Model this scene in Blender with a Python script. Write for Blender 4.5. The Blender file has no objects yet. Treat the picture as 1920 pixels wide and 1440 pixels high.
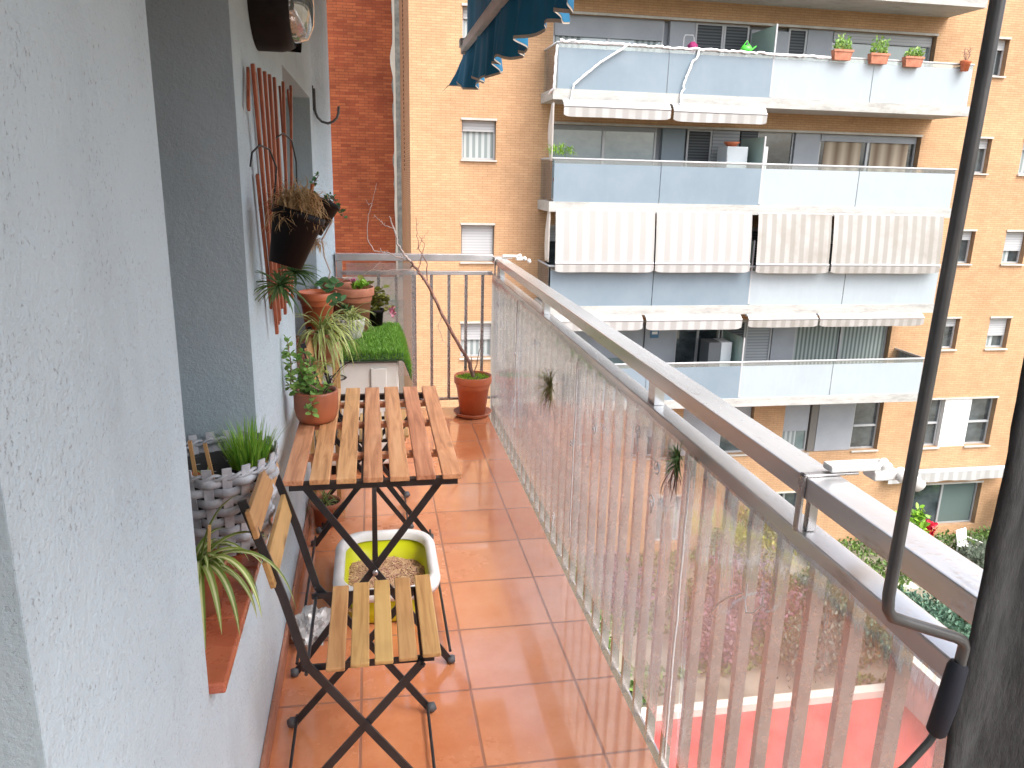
import bpy, bmesh, math, random
from mathutils import Vector, Matrix, noise
R = math.radians
rnd = random.Random(7)
S = bpy.context.scene
COL = S.collection

# ---------------------------------------------------------------- camera
cam_d = bpy.data.cameras.new("camera"); cam = bpy.data.objects.new("camera", cam_d); COL.objects.link(cam)
S.camera = cam
cam_d.sensor_width = 36.0
cam_d.lens = 36.0 * 1450.0 / 1920.0
cam_d.clip_start = 0.02; cam_d.clip_end = 500
cx = Vector((0.984328, -0.174587, 0.02404))      # image right
cf = Vector((0.17449, 0.948, -0.26276))          # viewing direction
CAMROT = None
def cam_basis():
    f = 1450.0
    a = Vector((-267, -402, f)).normalized()
    L = f * f / (402 - .0244 * 267)
    d = Vector((-.0244 * L, L, f)).normalized()
    X = d.cross(a); X = X if X.x > 0 else -X
    # rows: world axes expressed in camera image coords (x right, y down, z forward)
    M = Matrix((X, a, -d))
    right = M @ Vector((1, 0, 0)); up = M @ Vector((0, -1, 0)); back = M @ Vector((0, 0, -1))
    return Matrix((right, up, back)).transposed()
cam.matrix_world = Matrix.Translation((0, 0, 1.6)) @ cam_basis().to_4x4()
cam_d.dof.use_dof = False

# ---------------------------------------------------------------- light (overcast day)
SUN_EL, SUN_AZ = 58.0, 145.0      # azimuth measured clockwise from +Y
w = bpy.data.worlds.new("World"); S.world = w; w.use_nodes = True
nt = w.node_tree
sky = nt.nodes.new("ShaderNodeTexSky"); sky.sky_type = 'NISHITA'; sky.sun_disc = False
sky.sun_elevation = R(SUN_EL); sky.sun_rotation = R(SUN_AZ)
sky.air_density = 1.0; sky.dust_density = 5.0; sky.ozone_density = 1.0
hs = nt.nodes.new("ShaderNodeHueSaturation"); hs.inputs["Saturation"].default_value = .55; hs.inputs["Value"].default_value = 1.25   # thin even cloud
nt.links.new(sky.outputs[0], hs.inputs["Color"]); nt.links.new(hs.outputs[0], nt.nodes["Background"].inputs[0])
nt.nodes["Background"].inputs[1].default_value = 0.15
sd = bpy.data.lights.new("sun", 'SUN'); sun = bpy.data.objects.new("sun", sd); COL.objects.link(sun)
sd.energy = .85; sd.angle = R(45); sd.color = (1.0, .97, .93)
az = R(SUN_AZ); el = R(SUN_EL)
sv = Vector((math.sin(az) * math.cos(el), math.cos(az) * math.cos(el), math.sin(el)))
sun.rotation_euler = sv.to_track_quat('Z', 'Y').to_euler()
S.view_settings.view_transform = 'Standard'; S.view_settings.look = 'None'
S.view_settings.exposure = 1.45; S.view_settings.gamma = 1
S.cycles.max_bounces = 8; S.cycles.transparent_max_bounces = 24
S.cycles.caustics_reflective = False; S.cycles.caustics_refractive = False

# ---------------------------------------------------------------- materials
MATS = {}
class NB:
    def __init__(s, name):
        s.m = bpy.data.materials.new(name); s.m.use_nodes = True; s.t = s.m.node_tree
        s.b = s.t.nodes["Principled BSDF"]; s.o = s.t.nodes["Material Output"]
    def n(s, typ, ins=None, **kw):
        x = s.t.nodes.new(typ)
        for k, v in kw.items(): setattr(x, k, v)
        for k, v in (ins or {}).items():
            if isinstance(v, bpy.types.NodeSocket): s.t.links.new(v, x.inputs[k])
            else: x.inputs[k].default_value = v
        return x
    def l(s, a, b): s.t.links.new(a, b)
    def co(s, kind='Object'): return s.n("ShaderNodeTexCoord").outputs[kind]
    def noise(s, scale, detail=4, rough=.55, co=None, stretch=None):
        c = co or s.co()
        if stretch: c = s.n("ShaderNodeMapping", {"Vector": c, "Scale": stretch}).outputs[0]
        return s.n("ShaderNodeTexNoise", {"Vector": c, "Scale": scale, "Detail": detail, "Roughness": rough}).outputs["Fac"]
    def ramp(s, fac, stops):
        r = s.n("ShaderNodeValToRGB", {"Fac": fac}); e = r.color_ramp.elements
        while len(e) < len(stops): e.new(.5)
        for i, (p, c) in enumerate(stops):
            e[i].position = p; e[i].color = (c[0], c[1], c[2], 1) if hasattr(c, '__len__') else (c, c, c, 1)
        return r.outputs[0]
    def mix(s, fac, a, b, bt='MIX'):
        x = s.n("ShaderNodeMix", data_type='RGBA', blend_type=bt)
        for i, v in ((0, fac), (6, a), (7, b)):
            if isinstance(v, bpy.types.NodeSocket): s.l(v, x.inputs[i])
            elif i == 0: x.inputs[0].default_value = v
            else: x.inputs[i].default_value = (v[0], v[1], v[2], 1)
        return x.outputs[2]
    def math(s, op, a, b=0.0, c=0.0):
        x = s.n("ShaderNodeMath", operation=op)
        for i, v in enumerate((a, b, c)):
            if isinstance(v, bpy.types.NodeSocket): s.l(v, x.inputs[i])
            else: x.inputs[i].default_value = v
        return x.outputs[0]
    def set(s, **kw):
        for k, v in kw.items():
            i = s.b.inputs[k.replace('_', ' ')]
            if isinstance(v, bpy.types.NodeSocket): s.l(v, i)
            elif hasattr(v, '__len__') and len(v) == 3: i.default_value = (v[0], v[1], v[2], 1)
            else: i.default_value = v
    def bump(s, h, strength=.5, dist=.01, normal=None):
        b = s.n("ShaderNodeBump", {"Height": h, "Strength": strength, "Distance": dist})
        if normal: s.l(normal, b.inputs["Normal"])
        s.l(b.outputs[0], s.b.inputs["Normal"]); return b.outputs[0]

def pm(name, c1, c2=None, ns=6, rough=.6, metal=0, bump=0, bs=60, dist=.002, spec=.5, coat=0, lo=.35, hi=.65, island=0, stretch=None, rv=.15, sub=0):
    if name in MATS: return MATS[name]
    b = NB(name)
    f = b.noise(ns, 5, .6, stretch=stretch)
    col = b.ramp(f, [(lo, c1), (hi, c2 or c1)]) if c2 else None
    if island:
        g = b.n("ShaderNodeNewGeometry").outputs["Random Per Island"]
        hv = b.n("ShaderNodeHueSaturation", {"Hue": b.math('MULTIPLY_ADD', g, island * .12, .5 - island * .06), "Saturation": 1.0,
                                            "Value": b.math('MULTIPLY_ADD', g, island, 1 - island * .5)})
        if col: b.l(col, hv.inputs["Color"])
        else: hv.inputs["Color"].default_value = (*c1, 1)
        col = hv.outputs[0]
    b.set(Base_Color=col or c1, Metallic=metal, Specular_IOR_Level=spec)
    f2 = b.noise(ns * 3, 3, .6)
    b.set(Roughness=b.math('MULTIPLY_ADD', f2, rv, max(.02, rough - rv * .5)))
    if coat: b.set(Coat_Weight=coat)
    if sub: b.set(Subsurface_Weight=sub, Subsurface_Radius=(.01, .01, .005)) if 0 else None
    if bump: b.bump(b.noise(bs, 6, .65), bump, dist)
    MATS[name] = b.m
    return b.m

def m_stucco(name, base, dark, spec_amt=.5, bs=.8):
    b = NB(name)
    big = b.noise(2.2, 4, .6)
    col = b.mix(b.ramp(big, [(.3, 0), (.75, 1)]), base, tuple(v * .93 for v in base))
    sp = b.noise(150, 3, .7, stretch=(1, 1, .75)); mask = b.noise(9, 3, .6)
    pits = b.ramp(b.math('MULTIPLY_ADD', mask, .25, sp), [(.745, 0), (.80, 1)])
    dirt = b.ramp(b.noise(3.2, 6, .7, stretch=(1, 1, .35)), [(.52, 0), (.78, .55)])
    col = b.mix(dirt, col, tuple(v * .72 for v in base))
    col = b.mix(b.math('MULTIPLY', pits, spec_amt), col, dark)
    b.set(Base_Color=col, Roughness=.9, Specular_IOR_Level=.2)
    h = b.math('ADD', b.math('MULTIPLY', b.noise(130, 6, .7), .8), b.math('MULTIPLY', b.noise(34, 5, .65), 1.2))
    h = b.math('ADD', h, b.math('MULTIPLY', b.noise(7, 3, .5), 1.2))
    h = b.math('SUBTRACT', h, b.math('MULTIPLY', pits, .9))
    b.bump(h, bs, .011)
    MATS[name] = b.m; return b.m
stucco = m_stucco("white_stucco", (.56, .665, .73), (.2, .2, .22), .5, .6)
stucco_dark = m_stucco("dark_render", (.05, .055, .06), (.015, .015, .015), .8)
stucco_shaded = m_stucco("shaded_reveal_stucco", (.42, .51, .56), (.2, .22, .24), .25, .4)  # stucco darkened to stand for shade on jambs turned from the light

def m_brick(name, c1, c2, mortar, axis='X', bw=.245, rh=.062, ms=.012, bump=.4, big=(.9, 1.06), offs=.5):
    b = NB(name)
    sx = b.n("ShaderNodeSeparateXYZ", {0: b.n("ShaderNodeNewGeometry").outputs["Position"]})
    v = b.n("ShaderNodeCombineXYZ", {0: sx.outputs[0 if axis == 'X' else 1], 1: sx.outputs[2]}).outputs[0]
    t = b.n("ShaderNodeTexBrick", {"Vector": v, "Color1": (*c1, 1), "Color2": (*c2, 1), "Mortar": (*mortar, 1), "Scale": 1.0, "Mortar Size": ms,
                                   "Mortar Smooth": .3, "Bias": -.1, "Brick Width": bw, "Row Height": rh}, offset=offs)
    n1 = b.noise(.5, 5, .6, co=v); n2 = b.noise(3.5, 5, .65, co=v)
    k = b.ramp(n1, [(.3, big[0]), (.7, big[1])])
    col = b.mix(1.0, t.outputs["Color"], k, 'MULTIPLY')
    col = b.mix(.5, col, b.ramp(n2, [(.3, .8), (.7, 1.1)]), 'MULTIPLY')
    b.set(Base_Color=col, Roughness=.85, Specular_IOR_Level=.25)
    b.bump(b.math('SUBTRACT', 1.0, t.outputs["Fac"]), bump, .01)
    MATS[name] = b.m; return b.m
brick = m_brick("tan_brick", (.55, .345, .195), (.50, .30, .165), (.39, .225, .125), ms=.0075, big=(.86, 1.08))
brick_side = m_brick("tan_brick_side", (.52, .32, .18), (.46, .26, .14), (.3, .17, .1), 'Y', ms=.009)
redbrick = m_brick("old_red_brick", (.40, .115, .045), (.27, .06, .026), (.20, .06, .035), bw=.30, rh=.085, ms=.009, big=(.65, 1.2), offs=.37)

def m_floor():
    b = NB("terracotta_tiles")
    sx = b.n("ShaderNodeSeparateXYZ", {0: b.n("ShaderNodeNewGeometry").outputs["Position"]})
    X = b.math('DIVIDE', b.math('ADD', sx.outputs[0], .065 + .344 * 20), .344)
    Y = b.math('DIVIDE', b.math('ADD', sx.outputs[1], -1.779 + .338 * 20), .338)
    v = b.n("ShaderNodeCombineXYZ", {0: X, 1: Y}).outputs[0]
    def edge(c):
        f = b.math('FRACT', c); return b.math('MINIMUM', f, b.math('SUBTRACT', 1.0, f))
    e = b.math('MINIMUM', edge(X), edge(Y))
    grout = b.ramp(e, [(.008, 1), (.017, 0)])
    cell = b.n("ShaderNodeTexWhiteNoise", {0: b.n("ShaderNodeVectorMath", {0: v}, operation='FLOOR').outputs[0]}, noise_dimensions='2D').outputs["Value"]
    pos = b.n("ShaderNodeNewGeometry").outputs["Position"]
    n1 = b.noise(5, 6, .65, co=pos); n2 = b.noise(1.3, 3, .5, co=pos)
    col = b.ramp(b.math('ADD', b.math('MULTIPLY', n1, .8), b.math('MULTIPLY_ADD', cell, .22, 0)), [(.3, (.57, .185, .075)), (.5, (.68, .27, .125)), (.72, (.74, .35, .20))])
    edgew = b.n("ShaderNodeMapRange", {0: sx.outputs[0], 1: .25, 2: .7, 3: 0.0, 4: .16}).outputs[0]
    wet = b.ramp(b.math("ADD", n2, edgew), [(.42, 0), (.56, 1)])
    col = b.mix(b.math('MULTIPLY', wet, .30), col, (.60, .215, .085))
    col = b.mix(b.math('MULTIPLY', grout, .75), col, (.27, .12, .08))
    b.set(Base_Color=col, Specular_IOR_Level=.7, Coat_Weight=b.math("MULTIPLY_ADD", wet, .65, .35), Coat_Roughness=.045, Coat_IOR=1.6)
    r = b.math('MULTIPLY_ADD', wet, -.18, .26)
    r = b.math('ADD', r, b.math('MULTIPLY', b.noise(30, 3, .5, co=pos), .12))
    b.set(Roughness=b.math('MULTIPLY_ADD', grout, .3, r))
    h = b.math('ADD', b.math('MULTIPLY', grout, -1.0), b.math('MULTIPLY', b.noise(38, 5, .6, co=pos), .35))
    h = b.math('ADD', h, b.math('MULTIPLY', b.noise(5, 2, .5, co=pos), .5))
    b.bump(h, .35, .003)
    return b.m
floor_m = m_floor()
sill_m = pm("red_clay_sill", (.36, .085, .04), (.48, .14, .07), 9, .28, bump=.2, bs=30, coat=.3)
skirt_m = pm("clay_skirting", (.33, .14, .09), (.45, .21, .14), 9, .45, bump=.15, bs=40)
grout_m = pm("grout", (.3, .2, .17), rough=.8)

def m_wood(name, c1, c2, c3, axis=1, var=.35):
    b = NB(name)
    st = [26, 26, 26]; st[axis] = 1.6
    g = b.n("ShaderNodeNewGeometry").outputs["Random Per Island"]
    off = b.n("ShaderNodeCombineXYZ", {0: b.math('MULTIPLY', g, 37.0), 1: b.math('MULTIPLY', g, 11.0), 2: b.math('MULTIPLY', g, 23.0)}).outputs[0]
    pos = b.n("ShaderNodeVectorMath", {0: b.co(), 1: off}, operation='ADD').outputs[0]
    mp = b.n("ShaderNodeMapping", {"Vector": pos, "Scale": st}).outputs[0]
    n = b.n("ShaderNodeTexNoise", {"Vector": mp, "Scale": 1.6, "Detail": 7, "Roughness": .62, "Distortion": .9}).outputs["Fac"]
    st2 = [9, 9, 9]; st2[axis] = 4
    kn = b.n("ShaderNodeTexVoronoi", {"Vector": b.n("ShaderNodeMapping", {"Vector": pos, "Scale": st2}).outputs[0], "Scale": .9}).outputs["Distance"]
    col = b.ramp(n, [(.3, c1), (.5, c2), (.72, c3)])
    col = b.mix(b.ramp(kn, [(.05, .8), (.17, 0)]), col, tuple(v * .35 for v in c1))
    bl = b.noise(6, 3, .5, co=pos)
    col = b.mix(b.math('MULTIPLY', b.ramp(bl, [(.5, 0), (.75, 1)]), .35), col, tuple(v * .55 for v in c2))
    hv = b.n("ShaderNodeHueSaturation", {"Hue": b.math('MULTIPLY_ADD', g, .03, .485), "Value": b.math('MULTIPLY_ADD', g, var, 1 - var * .5), "Color": col})
    b.set(Base_Color=hv.outputs[0], Roughness=b.math('MULTIPLY_ADD', n, .25, .3), Specular_IOR_Level=.45)
    b.bump(n, .3, .001)
    MATS[name] = b.m; return b.m
wood = m_wood("acacia_slats", (.28, .11, .05), (.56, .27, .13), (.70, .40, .22), var=.25)
wood_seat = m_wood("chair_slats", (.33, .16, .06), (.50, .285, .115), (.56, .35, .15), var=.3)
wood_red = m_wood("reddish_trellis_wood", (.20, .05, .02), (.36, .10, .038), (.45, .16, .07), axis=2, var=.4)
stick = m_wood("bamboo_stick", (.35, .18, .07), (.5, .28, .12), (.6, .36, .18), axis=2)
black_metal = pm("black_powder_coat", (.012, .012, .014), (.022, .022, .025), 20, .38, bump=.1, bs=200, dist=.0005)
rubber = pm("grey_rubber_foot", (.07, .075, .085), (.1, .11, .12), 30, .6)

def m_alu():
    b = NB("wet_aluminium")
    n = b.noise(8, 5, .6, stretch=(1, .15, 1)); drops = b.n("ShaderNodeTexVoronoi", {"Vector": b.co(), "Scale": 75.0, "Randomness": 1.0}).outputs["Distance"]
    dm = b.noise(7, 3, .6)
    d = b.math('MULTIPLY', b.ramp(drops, [(.18, 1), (.42, 0)]), b.ramp(dm, [(.48, 0), (.58, 1)]))
    col = b.ramp(n, [(.3, (.56, .57, .58)), (.7, (.74, .75, .76))])
    col = b.mix(b.ramp(b.noise(22, 6, .7, stretch=(1, .3, 1)), [(.6, 0), (.75, .6)]), col, (.28, .26, .24))
    b.set(Base_Color=col, Metallic=.62, Roughness=b.math('MULTIPLY_ADD', n, .14, .16))
    b.bump(b.math('ADD', b.math('MULTIPLY', d, 1.0), b.math('MULTIPLY', b.noise(120, 4, .6), .15)), .3, .001)
    MATS["alu"] = b.m; return b.m
alu = m_alu()
alu_bar = pm("aluminium_bars", (.36, .345, .345), (.47, .455, .455), 14, .28, metal=.75)
white_pl = pm("white_plastic", (.8, .8, .8), (.72, .72, .71), 12, .35)
white_rope = pm("white_tinsel", (.85, .85, .86), rough=.4)
terra = pm("terracotta_plastic", (.50, .125, .05), (.58, .17, .075), 7, .42, bump=.1, bs=60)
terra_old = pm("weathered_terracotta", (.36, .12, .065), (.52, .22, .13), 8, .6, bump=.25, bs=60)
terra_brown = pm("glazed_brown_pot", (.22, .06, .028), (.40, .125, .055), 5, .4, bump=.12, bs=50)
black_pl = pm("black_plastic", (.006, .006, .007), (.012, .006, .006), 6, .5, spec=.15, bump=.1, bs=40)
soil = pm("potting_soil", (.03, .02, .014), (.09, .06, .04), 40, .95, bump=1, bs=90, dist=.006)
lime = pm("lime_plastic", (.62, .62, .01), (.55, .58, .012), 4, .32)
pellets = pm("wood_pellets", (.42, .25, .15), (.55, .36, .24), 50, .85, island=.45)
basket_m = pm("grey_white_wicker", (.30, .31, .34), (.52, .53, .56), 22, .5, bump=.5, bs=90, dist=.002, island=.25)
ac_white = pm("ac_cream_metal", (.66, .65, .62), (.72, .71, .68), 4, .4)
lamp_black = pm("black_lamp_housing", (.008, .006, .006), (.016, .012, .011), 15, .6, spec=.15, bump=.1, bs=60)
blue_m = pm("blue_awning_cloth", (.015, .21, .40), (.008, .15, .30), 5, .8, bump=.3, bs=300, dist=.0004, stretch=(1, 1, .15))
cream_trim = pm("cream_binding", (.62, .52, .42), rough=.8)
bar_paint = pm("silver_paint", (.50, .50, .49), (.6, .6, .59), 10, .5)
foam = pm("black_foam_grip", (.008, .010, .018), rough=.7, bump=.3, bs=150, dist=.0006)
rod_m = pm("dark_steel_rod", (.06, .06, .06), (.11, .105, .10), 12, .35, metal=.4)
hook_m = pm("grey_iron_hook", (.08, .08, .085), (.14, .14, .14), 25, .45, metal=.5, bump=.2, bs=100, dist=.0005)

def leafmat(name, c1, c2, island=.5, stripe=None, edge=False, rough=.45):
    b = NB(name)
    g = b.n("ShaderNodeNewGeometry").outputs["Random Per Island"]
    col = b.ramp(g, [(.0, c1), (1.0, c2)])
    if stripe:
        u = b.n("ShaderNodeSeparateXYZ", {0: b.co('UV')}).outputs[0]
        d = b.math('ABSOLUTE', b.math('SUBTRACT', u, .5))
        f = b.ramp(d, [(.26, 0), (.34, 1)]) if edge else b.ramp(d, [(.12, 1), (.2, 0)])
        col = b.mix(f, col, stripe)
    hv = b.n("ShaderNodeHueSaturation", {"Value": b.math('MULTIPLY_ADD', b.math('FRACT', b.math('MULTIPLY', g, 7.31)), island, 1 - island * .5), "Color": col})
    b.set(Base_Color=hv.outputs[0], Roughness=rough, Specular_IOR_Level=.4)
    tr = b.n("ShaderNodeBsdfTranslucent", {"Color": hv.outputs[0]})
    mx = b.n("ShaderNodeMixShader", {0: .28, 1: b.b.outputs[0], 2: tr.outputs[0]})
    b.l(mx.outputs[0], b.o.inputs[0]); MATS[name] = b.m; return b.m
L_spider = leafmat("spider_leaf", (.28, .38, .07), (.42, .48, .12), .5, stripe=(.62, .66, .34), edge=True)
L_spider2 = leafmat("spider_leaf_pale_centre", (.16, .25, .045), (.25, .33, .07), .5, stripe=(.6, .64, .33))
L_jade = leafmat("jade_leaf", (.17, .34, .08), (.34, .48, .14), .6)
L_bright = leafmat("bright_green_leaf", (.16, .36, .03), (.30, .5, .06), .5)
L_grassm = leafmat("grass_blade", (.15, .38, .04), (.36, .55, .08), .6)
L_turf = leafmat("artificial_grass", (.14, .34, .04), (.28, .50, .08), .6)
L_moss = leafmat("pot_moss", (.26, .5, .03), (.42, .62, .06), .5)
L_agave = leafmat("dark_spiky_leaf", (.05, .13, .04), (.16, .26, .09), .6)
L_succ = leafmat("green_succulent", (.05, .17, .07), (.12, .24, .09), .5)
L_olive = leafmat("olive_leaf", (.15, .17, .03), (.27, .26, .06), .6)
L_straw = leafmat("dry_straw", (.42, .26, .12), (.66, .46, .25), .6, rough=.8)
L_air = leafmat("air_plant_leaf", (.14, .20, .05), (.36, .26, .13), .6)
L_hedge = leafmat("hedge_leaf", (.07, .15, .10), (.15, .25, .17), .7)
L_bush = leafmat("bush_leaf", (.06, .14, .03), (.16, .24, .06), .7)
L_grey = leafmat("lavender_leaf", (.13, .17, .12), (.25, .28, .22), .6)
L_yel = leafmat("yellow_green_leaf", (.25, .25, .04), (.42, .36, .08), .5)
L_pinkb = leafmat("pink_bush_leaf", (.26, .13, .18), (.17, .12, .13), .6)
L_red = leafmat("red_petal", (.6, .01, .04), (.7, .03, .06), .4)
L_pink = leafmat("pink_petal", (.6, .16, .28), (.7, .3, .4), .4)
L_orange = leafmat("orange_leaf", (.6, .22, .04), (.5, .3, .08), .4)
bark = pm("thin_bark", (.16, .075, .055), (.30, .17, .14), 30, .7, bump=.5, bs=80, dist=.001)
bark_pale = pm("pale_twig", (.42, .33, .3), (.55, .46, .42), 30, .7)

def m_film():
    b = NB("clear_wet_plastic")
    pos = b.n("ShaderNodeNewGeometry").outputs["Position"]
    fine = b.noise(40, 5, .65, co=pos, stretch=(1, 1, .22)); big = b.noise(2.6, 4, .6, co=pos, stretch=(1, 1, .6))
    st = b.noise(16, 5, .7, co=pos, stretch=(1, .9, .12))
    gl = b.n("ShaderNodeBsdfGlossy", {"Color": (1, 1, 1, 1), "Roughness": .07})
    df = b.n("ShaderNodeBsdfDiffuse", {"Color": (.70, .76, .86, 1)})
    tl = b.n("ShaderNodeBsdfTranslucent", {"Color": (.74, .80, .92, 1)})
    tr = b.n("ShaderNodeBsdfTransparent", {"Color": (.95, .97, 1, 1)})
    hz = b.n("ShaderNodeMixShader", {0: .5, 1: df.outputs[0], 2: tl.outputs[0]})
    hf = b.math('ADD', b.math('MULTIPLY', b.ramp(big, [(.35, .0), (.65, 1)]), .22), b.math('MULTIPLY', b.ramp(st, [(.56, 0), (.70, 1)]), .38))
    m1 = b.n("ShaderNodeMixShader", {0: b.math('ADD', hf, .12), 1: tr.outputs[0], 2: hz.outputs[0]})
    lw = b.n("ShaderNodeLayerWeight", {"Blend": .28})
    h = b.math('ADD', b.noise(14, 3, .5, co=pos, stretch=(1, 1, .3)), b.math('MULTIPLY', fine, .25))
    bp = b.n("ShaderNodeBump", {"Height": h, "Strength": .6, "Distance": .01})
    b.l(bp.outputs[0], gl.inputs["Normal"]); b.l(bp.outputs[0], lw.inputs["Normal"])
    m2 = b.n("ShaderNodeMixShader", {0: b.math('MULTIPLY', lw.outputs["Fresnel"], .38), 1: m1.outputs[0], 2: gl.outputs[0]})
    b.l(m2.outputs[0], b.o.inputs[0]); return b.m
film = m_film()
def m_clear(name, tint, haze=.08, gloss=.08, rough=.03, hz=(.8, .8, .8)):
    b = NB(name)
    tr = b.n("ShaderNodeBsdfTransparent", {"Color": (*tint, 1)})
    df = b.n("ShaderNodeBsdfDiffuse", {"Color": (*hz, 1)})
    gl = b.n("ShaderNodeBsdfGlossy", {"Roughness": rough})
    m1 = b.n("ShaderNodeMixShader", {0: haze, 1: tr.outputs[0], 2: df.outputs[0]})
    fr = b.n("ShaderNodeFresnel", {"IOR": 1.45})
    m2 = b.n("ShaderNodeMixShader", {0: b.math('ADD', fr.outputs[0], gloss), 1: m1.outputs[0], 2: gl.outputs[0]})
    b.l(m2.outputs[0], b.o.inputs[0]); MATS[name] = b.m; return b.m
plexi_m = m_clear("clear_acrylic", (.93, .93, .93), .14, .06)
clear_glass = m_clear("clear_glass", (.88, .94, .92), .12, .1)
green_glass = m_clear("green_frosted_glass", (.55, .72, .66), .55, .06, .2, (.50, .68, .62))
lens_m = m_clear("lamp_lens", (.75, .78, .75), .35, .25, .05, (.75, .78, .72))

def m_pane(name, dark, light, s=1.2):
    b = NB(name)
    pos = b.n("ShaderNodeNewGeometry").outputs["Position"]
    n = b.noise(s, 5, .6, co=pos, stretch=(1, 1, 1.5))
    b.set(Base_Color=b.ramp(n, [(.35, dark), (.65, light)]), Roughness=.06, Specular_IOR_Level=1.0, IOR=1.6)
    MATS[name] = b.m; return b.m
pane_pale = m_pane("pale_reflecting_pane", (.20, .27, .30), (.36, .44, .47), .7)
pane_dark = m_pane("dark_pane", (.02, .028, .032), (.08, .10, .11))
pane_mid = m_pane("grey_green_pane", (.14, .19, .19), (.24, .30, .30))
def m_stripes(name, c1, c2, period, axis='X', hi=.5, soft=.06, stain=None, rough=.85):
    b = NB(name)
    sx = b.n("ShaderNodeSeparateXYZ", {0: b.n("ShaderNodeNewGeometry").outputs["Position"]})
    f = b.math('FRACT', b.math('DIVIDE', b.math('ADD', sx.outputs['XYZ'.index(axis)], 50.0), period))
    d = b.math('ABSOLUTE', b.math('SUBTRACT', f, .5))
    col = b.mix(b.ramp(d, [(hi * .5 - soft, 1), (hi * .5 + soft, 0)]), c1, c2)
    if stain:
        pos = b.n("ShaderNodeNewGeometry").outputs["Position"]
        col = b.mix(b.ramp(b.noise(1.1, 5, .65, co=pos, stretch=(1, 1, .8)), [(.45, 0), (.7, .7)]), col, stain)
    b.set(Base_Color=col, Roughness=rough); MATS[name] = b.m; return b.m
awn_stripe = m_stripes("striped_awning_cloth", (.42, .42, .415), (.33, .325, .315), .34, stain=(.33, .32, .295))
awn_stripe2 = m_stripes("stained_striped_awning_cloth", (.37, .36, .345), (.28, .27, .25), .28, stain=(.24, .22, .185))
curtain = m_stripes("pale_curtain", (.42, .46, .46), (.22, .26, .26), .16)
curtain_b = m_stripes("beige_curtain", (.48, .40, .30), (.22, .16, .11), .42, soft=.2)
louvre = m_stripes("dark_louvre", (.045, .05, .055), (.10, .11, .12), .075, 'Z')
louvre_l = m_stripes("grey_louvre", (.36, .38, .40), (.26, .28, .30), .09, 'Z')
shutter_w = m_stripes("white_roller_shutter", (.46, .47, .48), (.34, .35, .36), .075, 'Z', hi=.25)
vanes = m_stripes("vertical_blind", (.34, .39, .37), (.13, .16, .15), .13, 'X', soft=.12)
clad = pm("grey_cladding", (.29, .31, .34), (.34, .36, .39), 1, .6)
frame_g = pm("aluminium_window_frame", (.42, .43, .44), rough=.4, metal=.3)
frame_w = pm("white_window_frame", (.42, .43, .44), rough=.4)
stone = pm("grey_stone_sill", (.42, .40, .36), (.52, .5, .46), 3, .8)
def m_slab():
    b = NB("stained_concrete_edge")
    pos = b.n("ShaderNodeNewGeometry").outputs["Position"]
    n = b.noise(1.6, 6, .7, co=pos, stretch=(.6, 1, 3)); n2 = b.noise(9, 7, .8, co=pos, stretch=(.35, 1, 1.2))
    col = b.mix(b.ramp(b.math('MULTIPLY', n, n2), [(.22, 0), (.36, .6)]), (.42, .42, .40), (.22, .22, .20))
    b.set(Base_Color=col, Roughness=.85); b.bump(n2, .3, .01); return b.m
slab_m = m_slab()
def m_panel(name, c1, c2):
    b = NB(name)
    pos = b.n("ShaderNodeNewGeometry").outputs["Position"]
    n = b.noise(1.3, 4, .6, co=pos); n2 = b.noise(8, 5, .7, co=pos, stretch=(1, 1, .15))
    col = b.mix(b.ramp(n, [(.35, 0), (.65, 1)]), c1, c2)
    col = b.mix(b.math('MULTIPLY', b.ramp(n2, [(.5, 0), (.8, 1)]), .25), col, tuple(min(1, v * 1.25) for v in c1))
    b.set(Base_Color=col, Roughness=.35); return b.m
panel_grey = m_panel("grey_frosted_panel", (.18, .235, .28), (.205, .26, .305))
panel_white = m_panel("white_frosted_panel", (.36, .415, .445), (.34, .39, .42))
cement = pm("old_grey_cement", (.16, .18, .18), (.38, .38, .34), 3, .9, bump=.6, bs=12, dist=.02)
beige_wall = pm("beige_render", (.42, .36, .29), (.5, .44, .37), 1.5, .9)
earth = pm("garden_earth", (.15, .14, .10), (.28, .25, .19), .8, .95, bump=.6, bs=10, dist=.02)
red_court_m = pm("red_painted_court", (.42, .05, .045), (.56, .10, .09), 1.4, .5, bump=.3, bs=20, dist=.01)
cream_wall = pm("cream_render", (.62, .58, .50), (.70, .66, .58), 1.5, .85)

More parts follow.
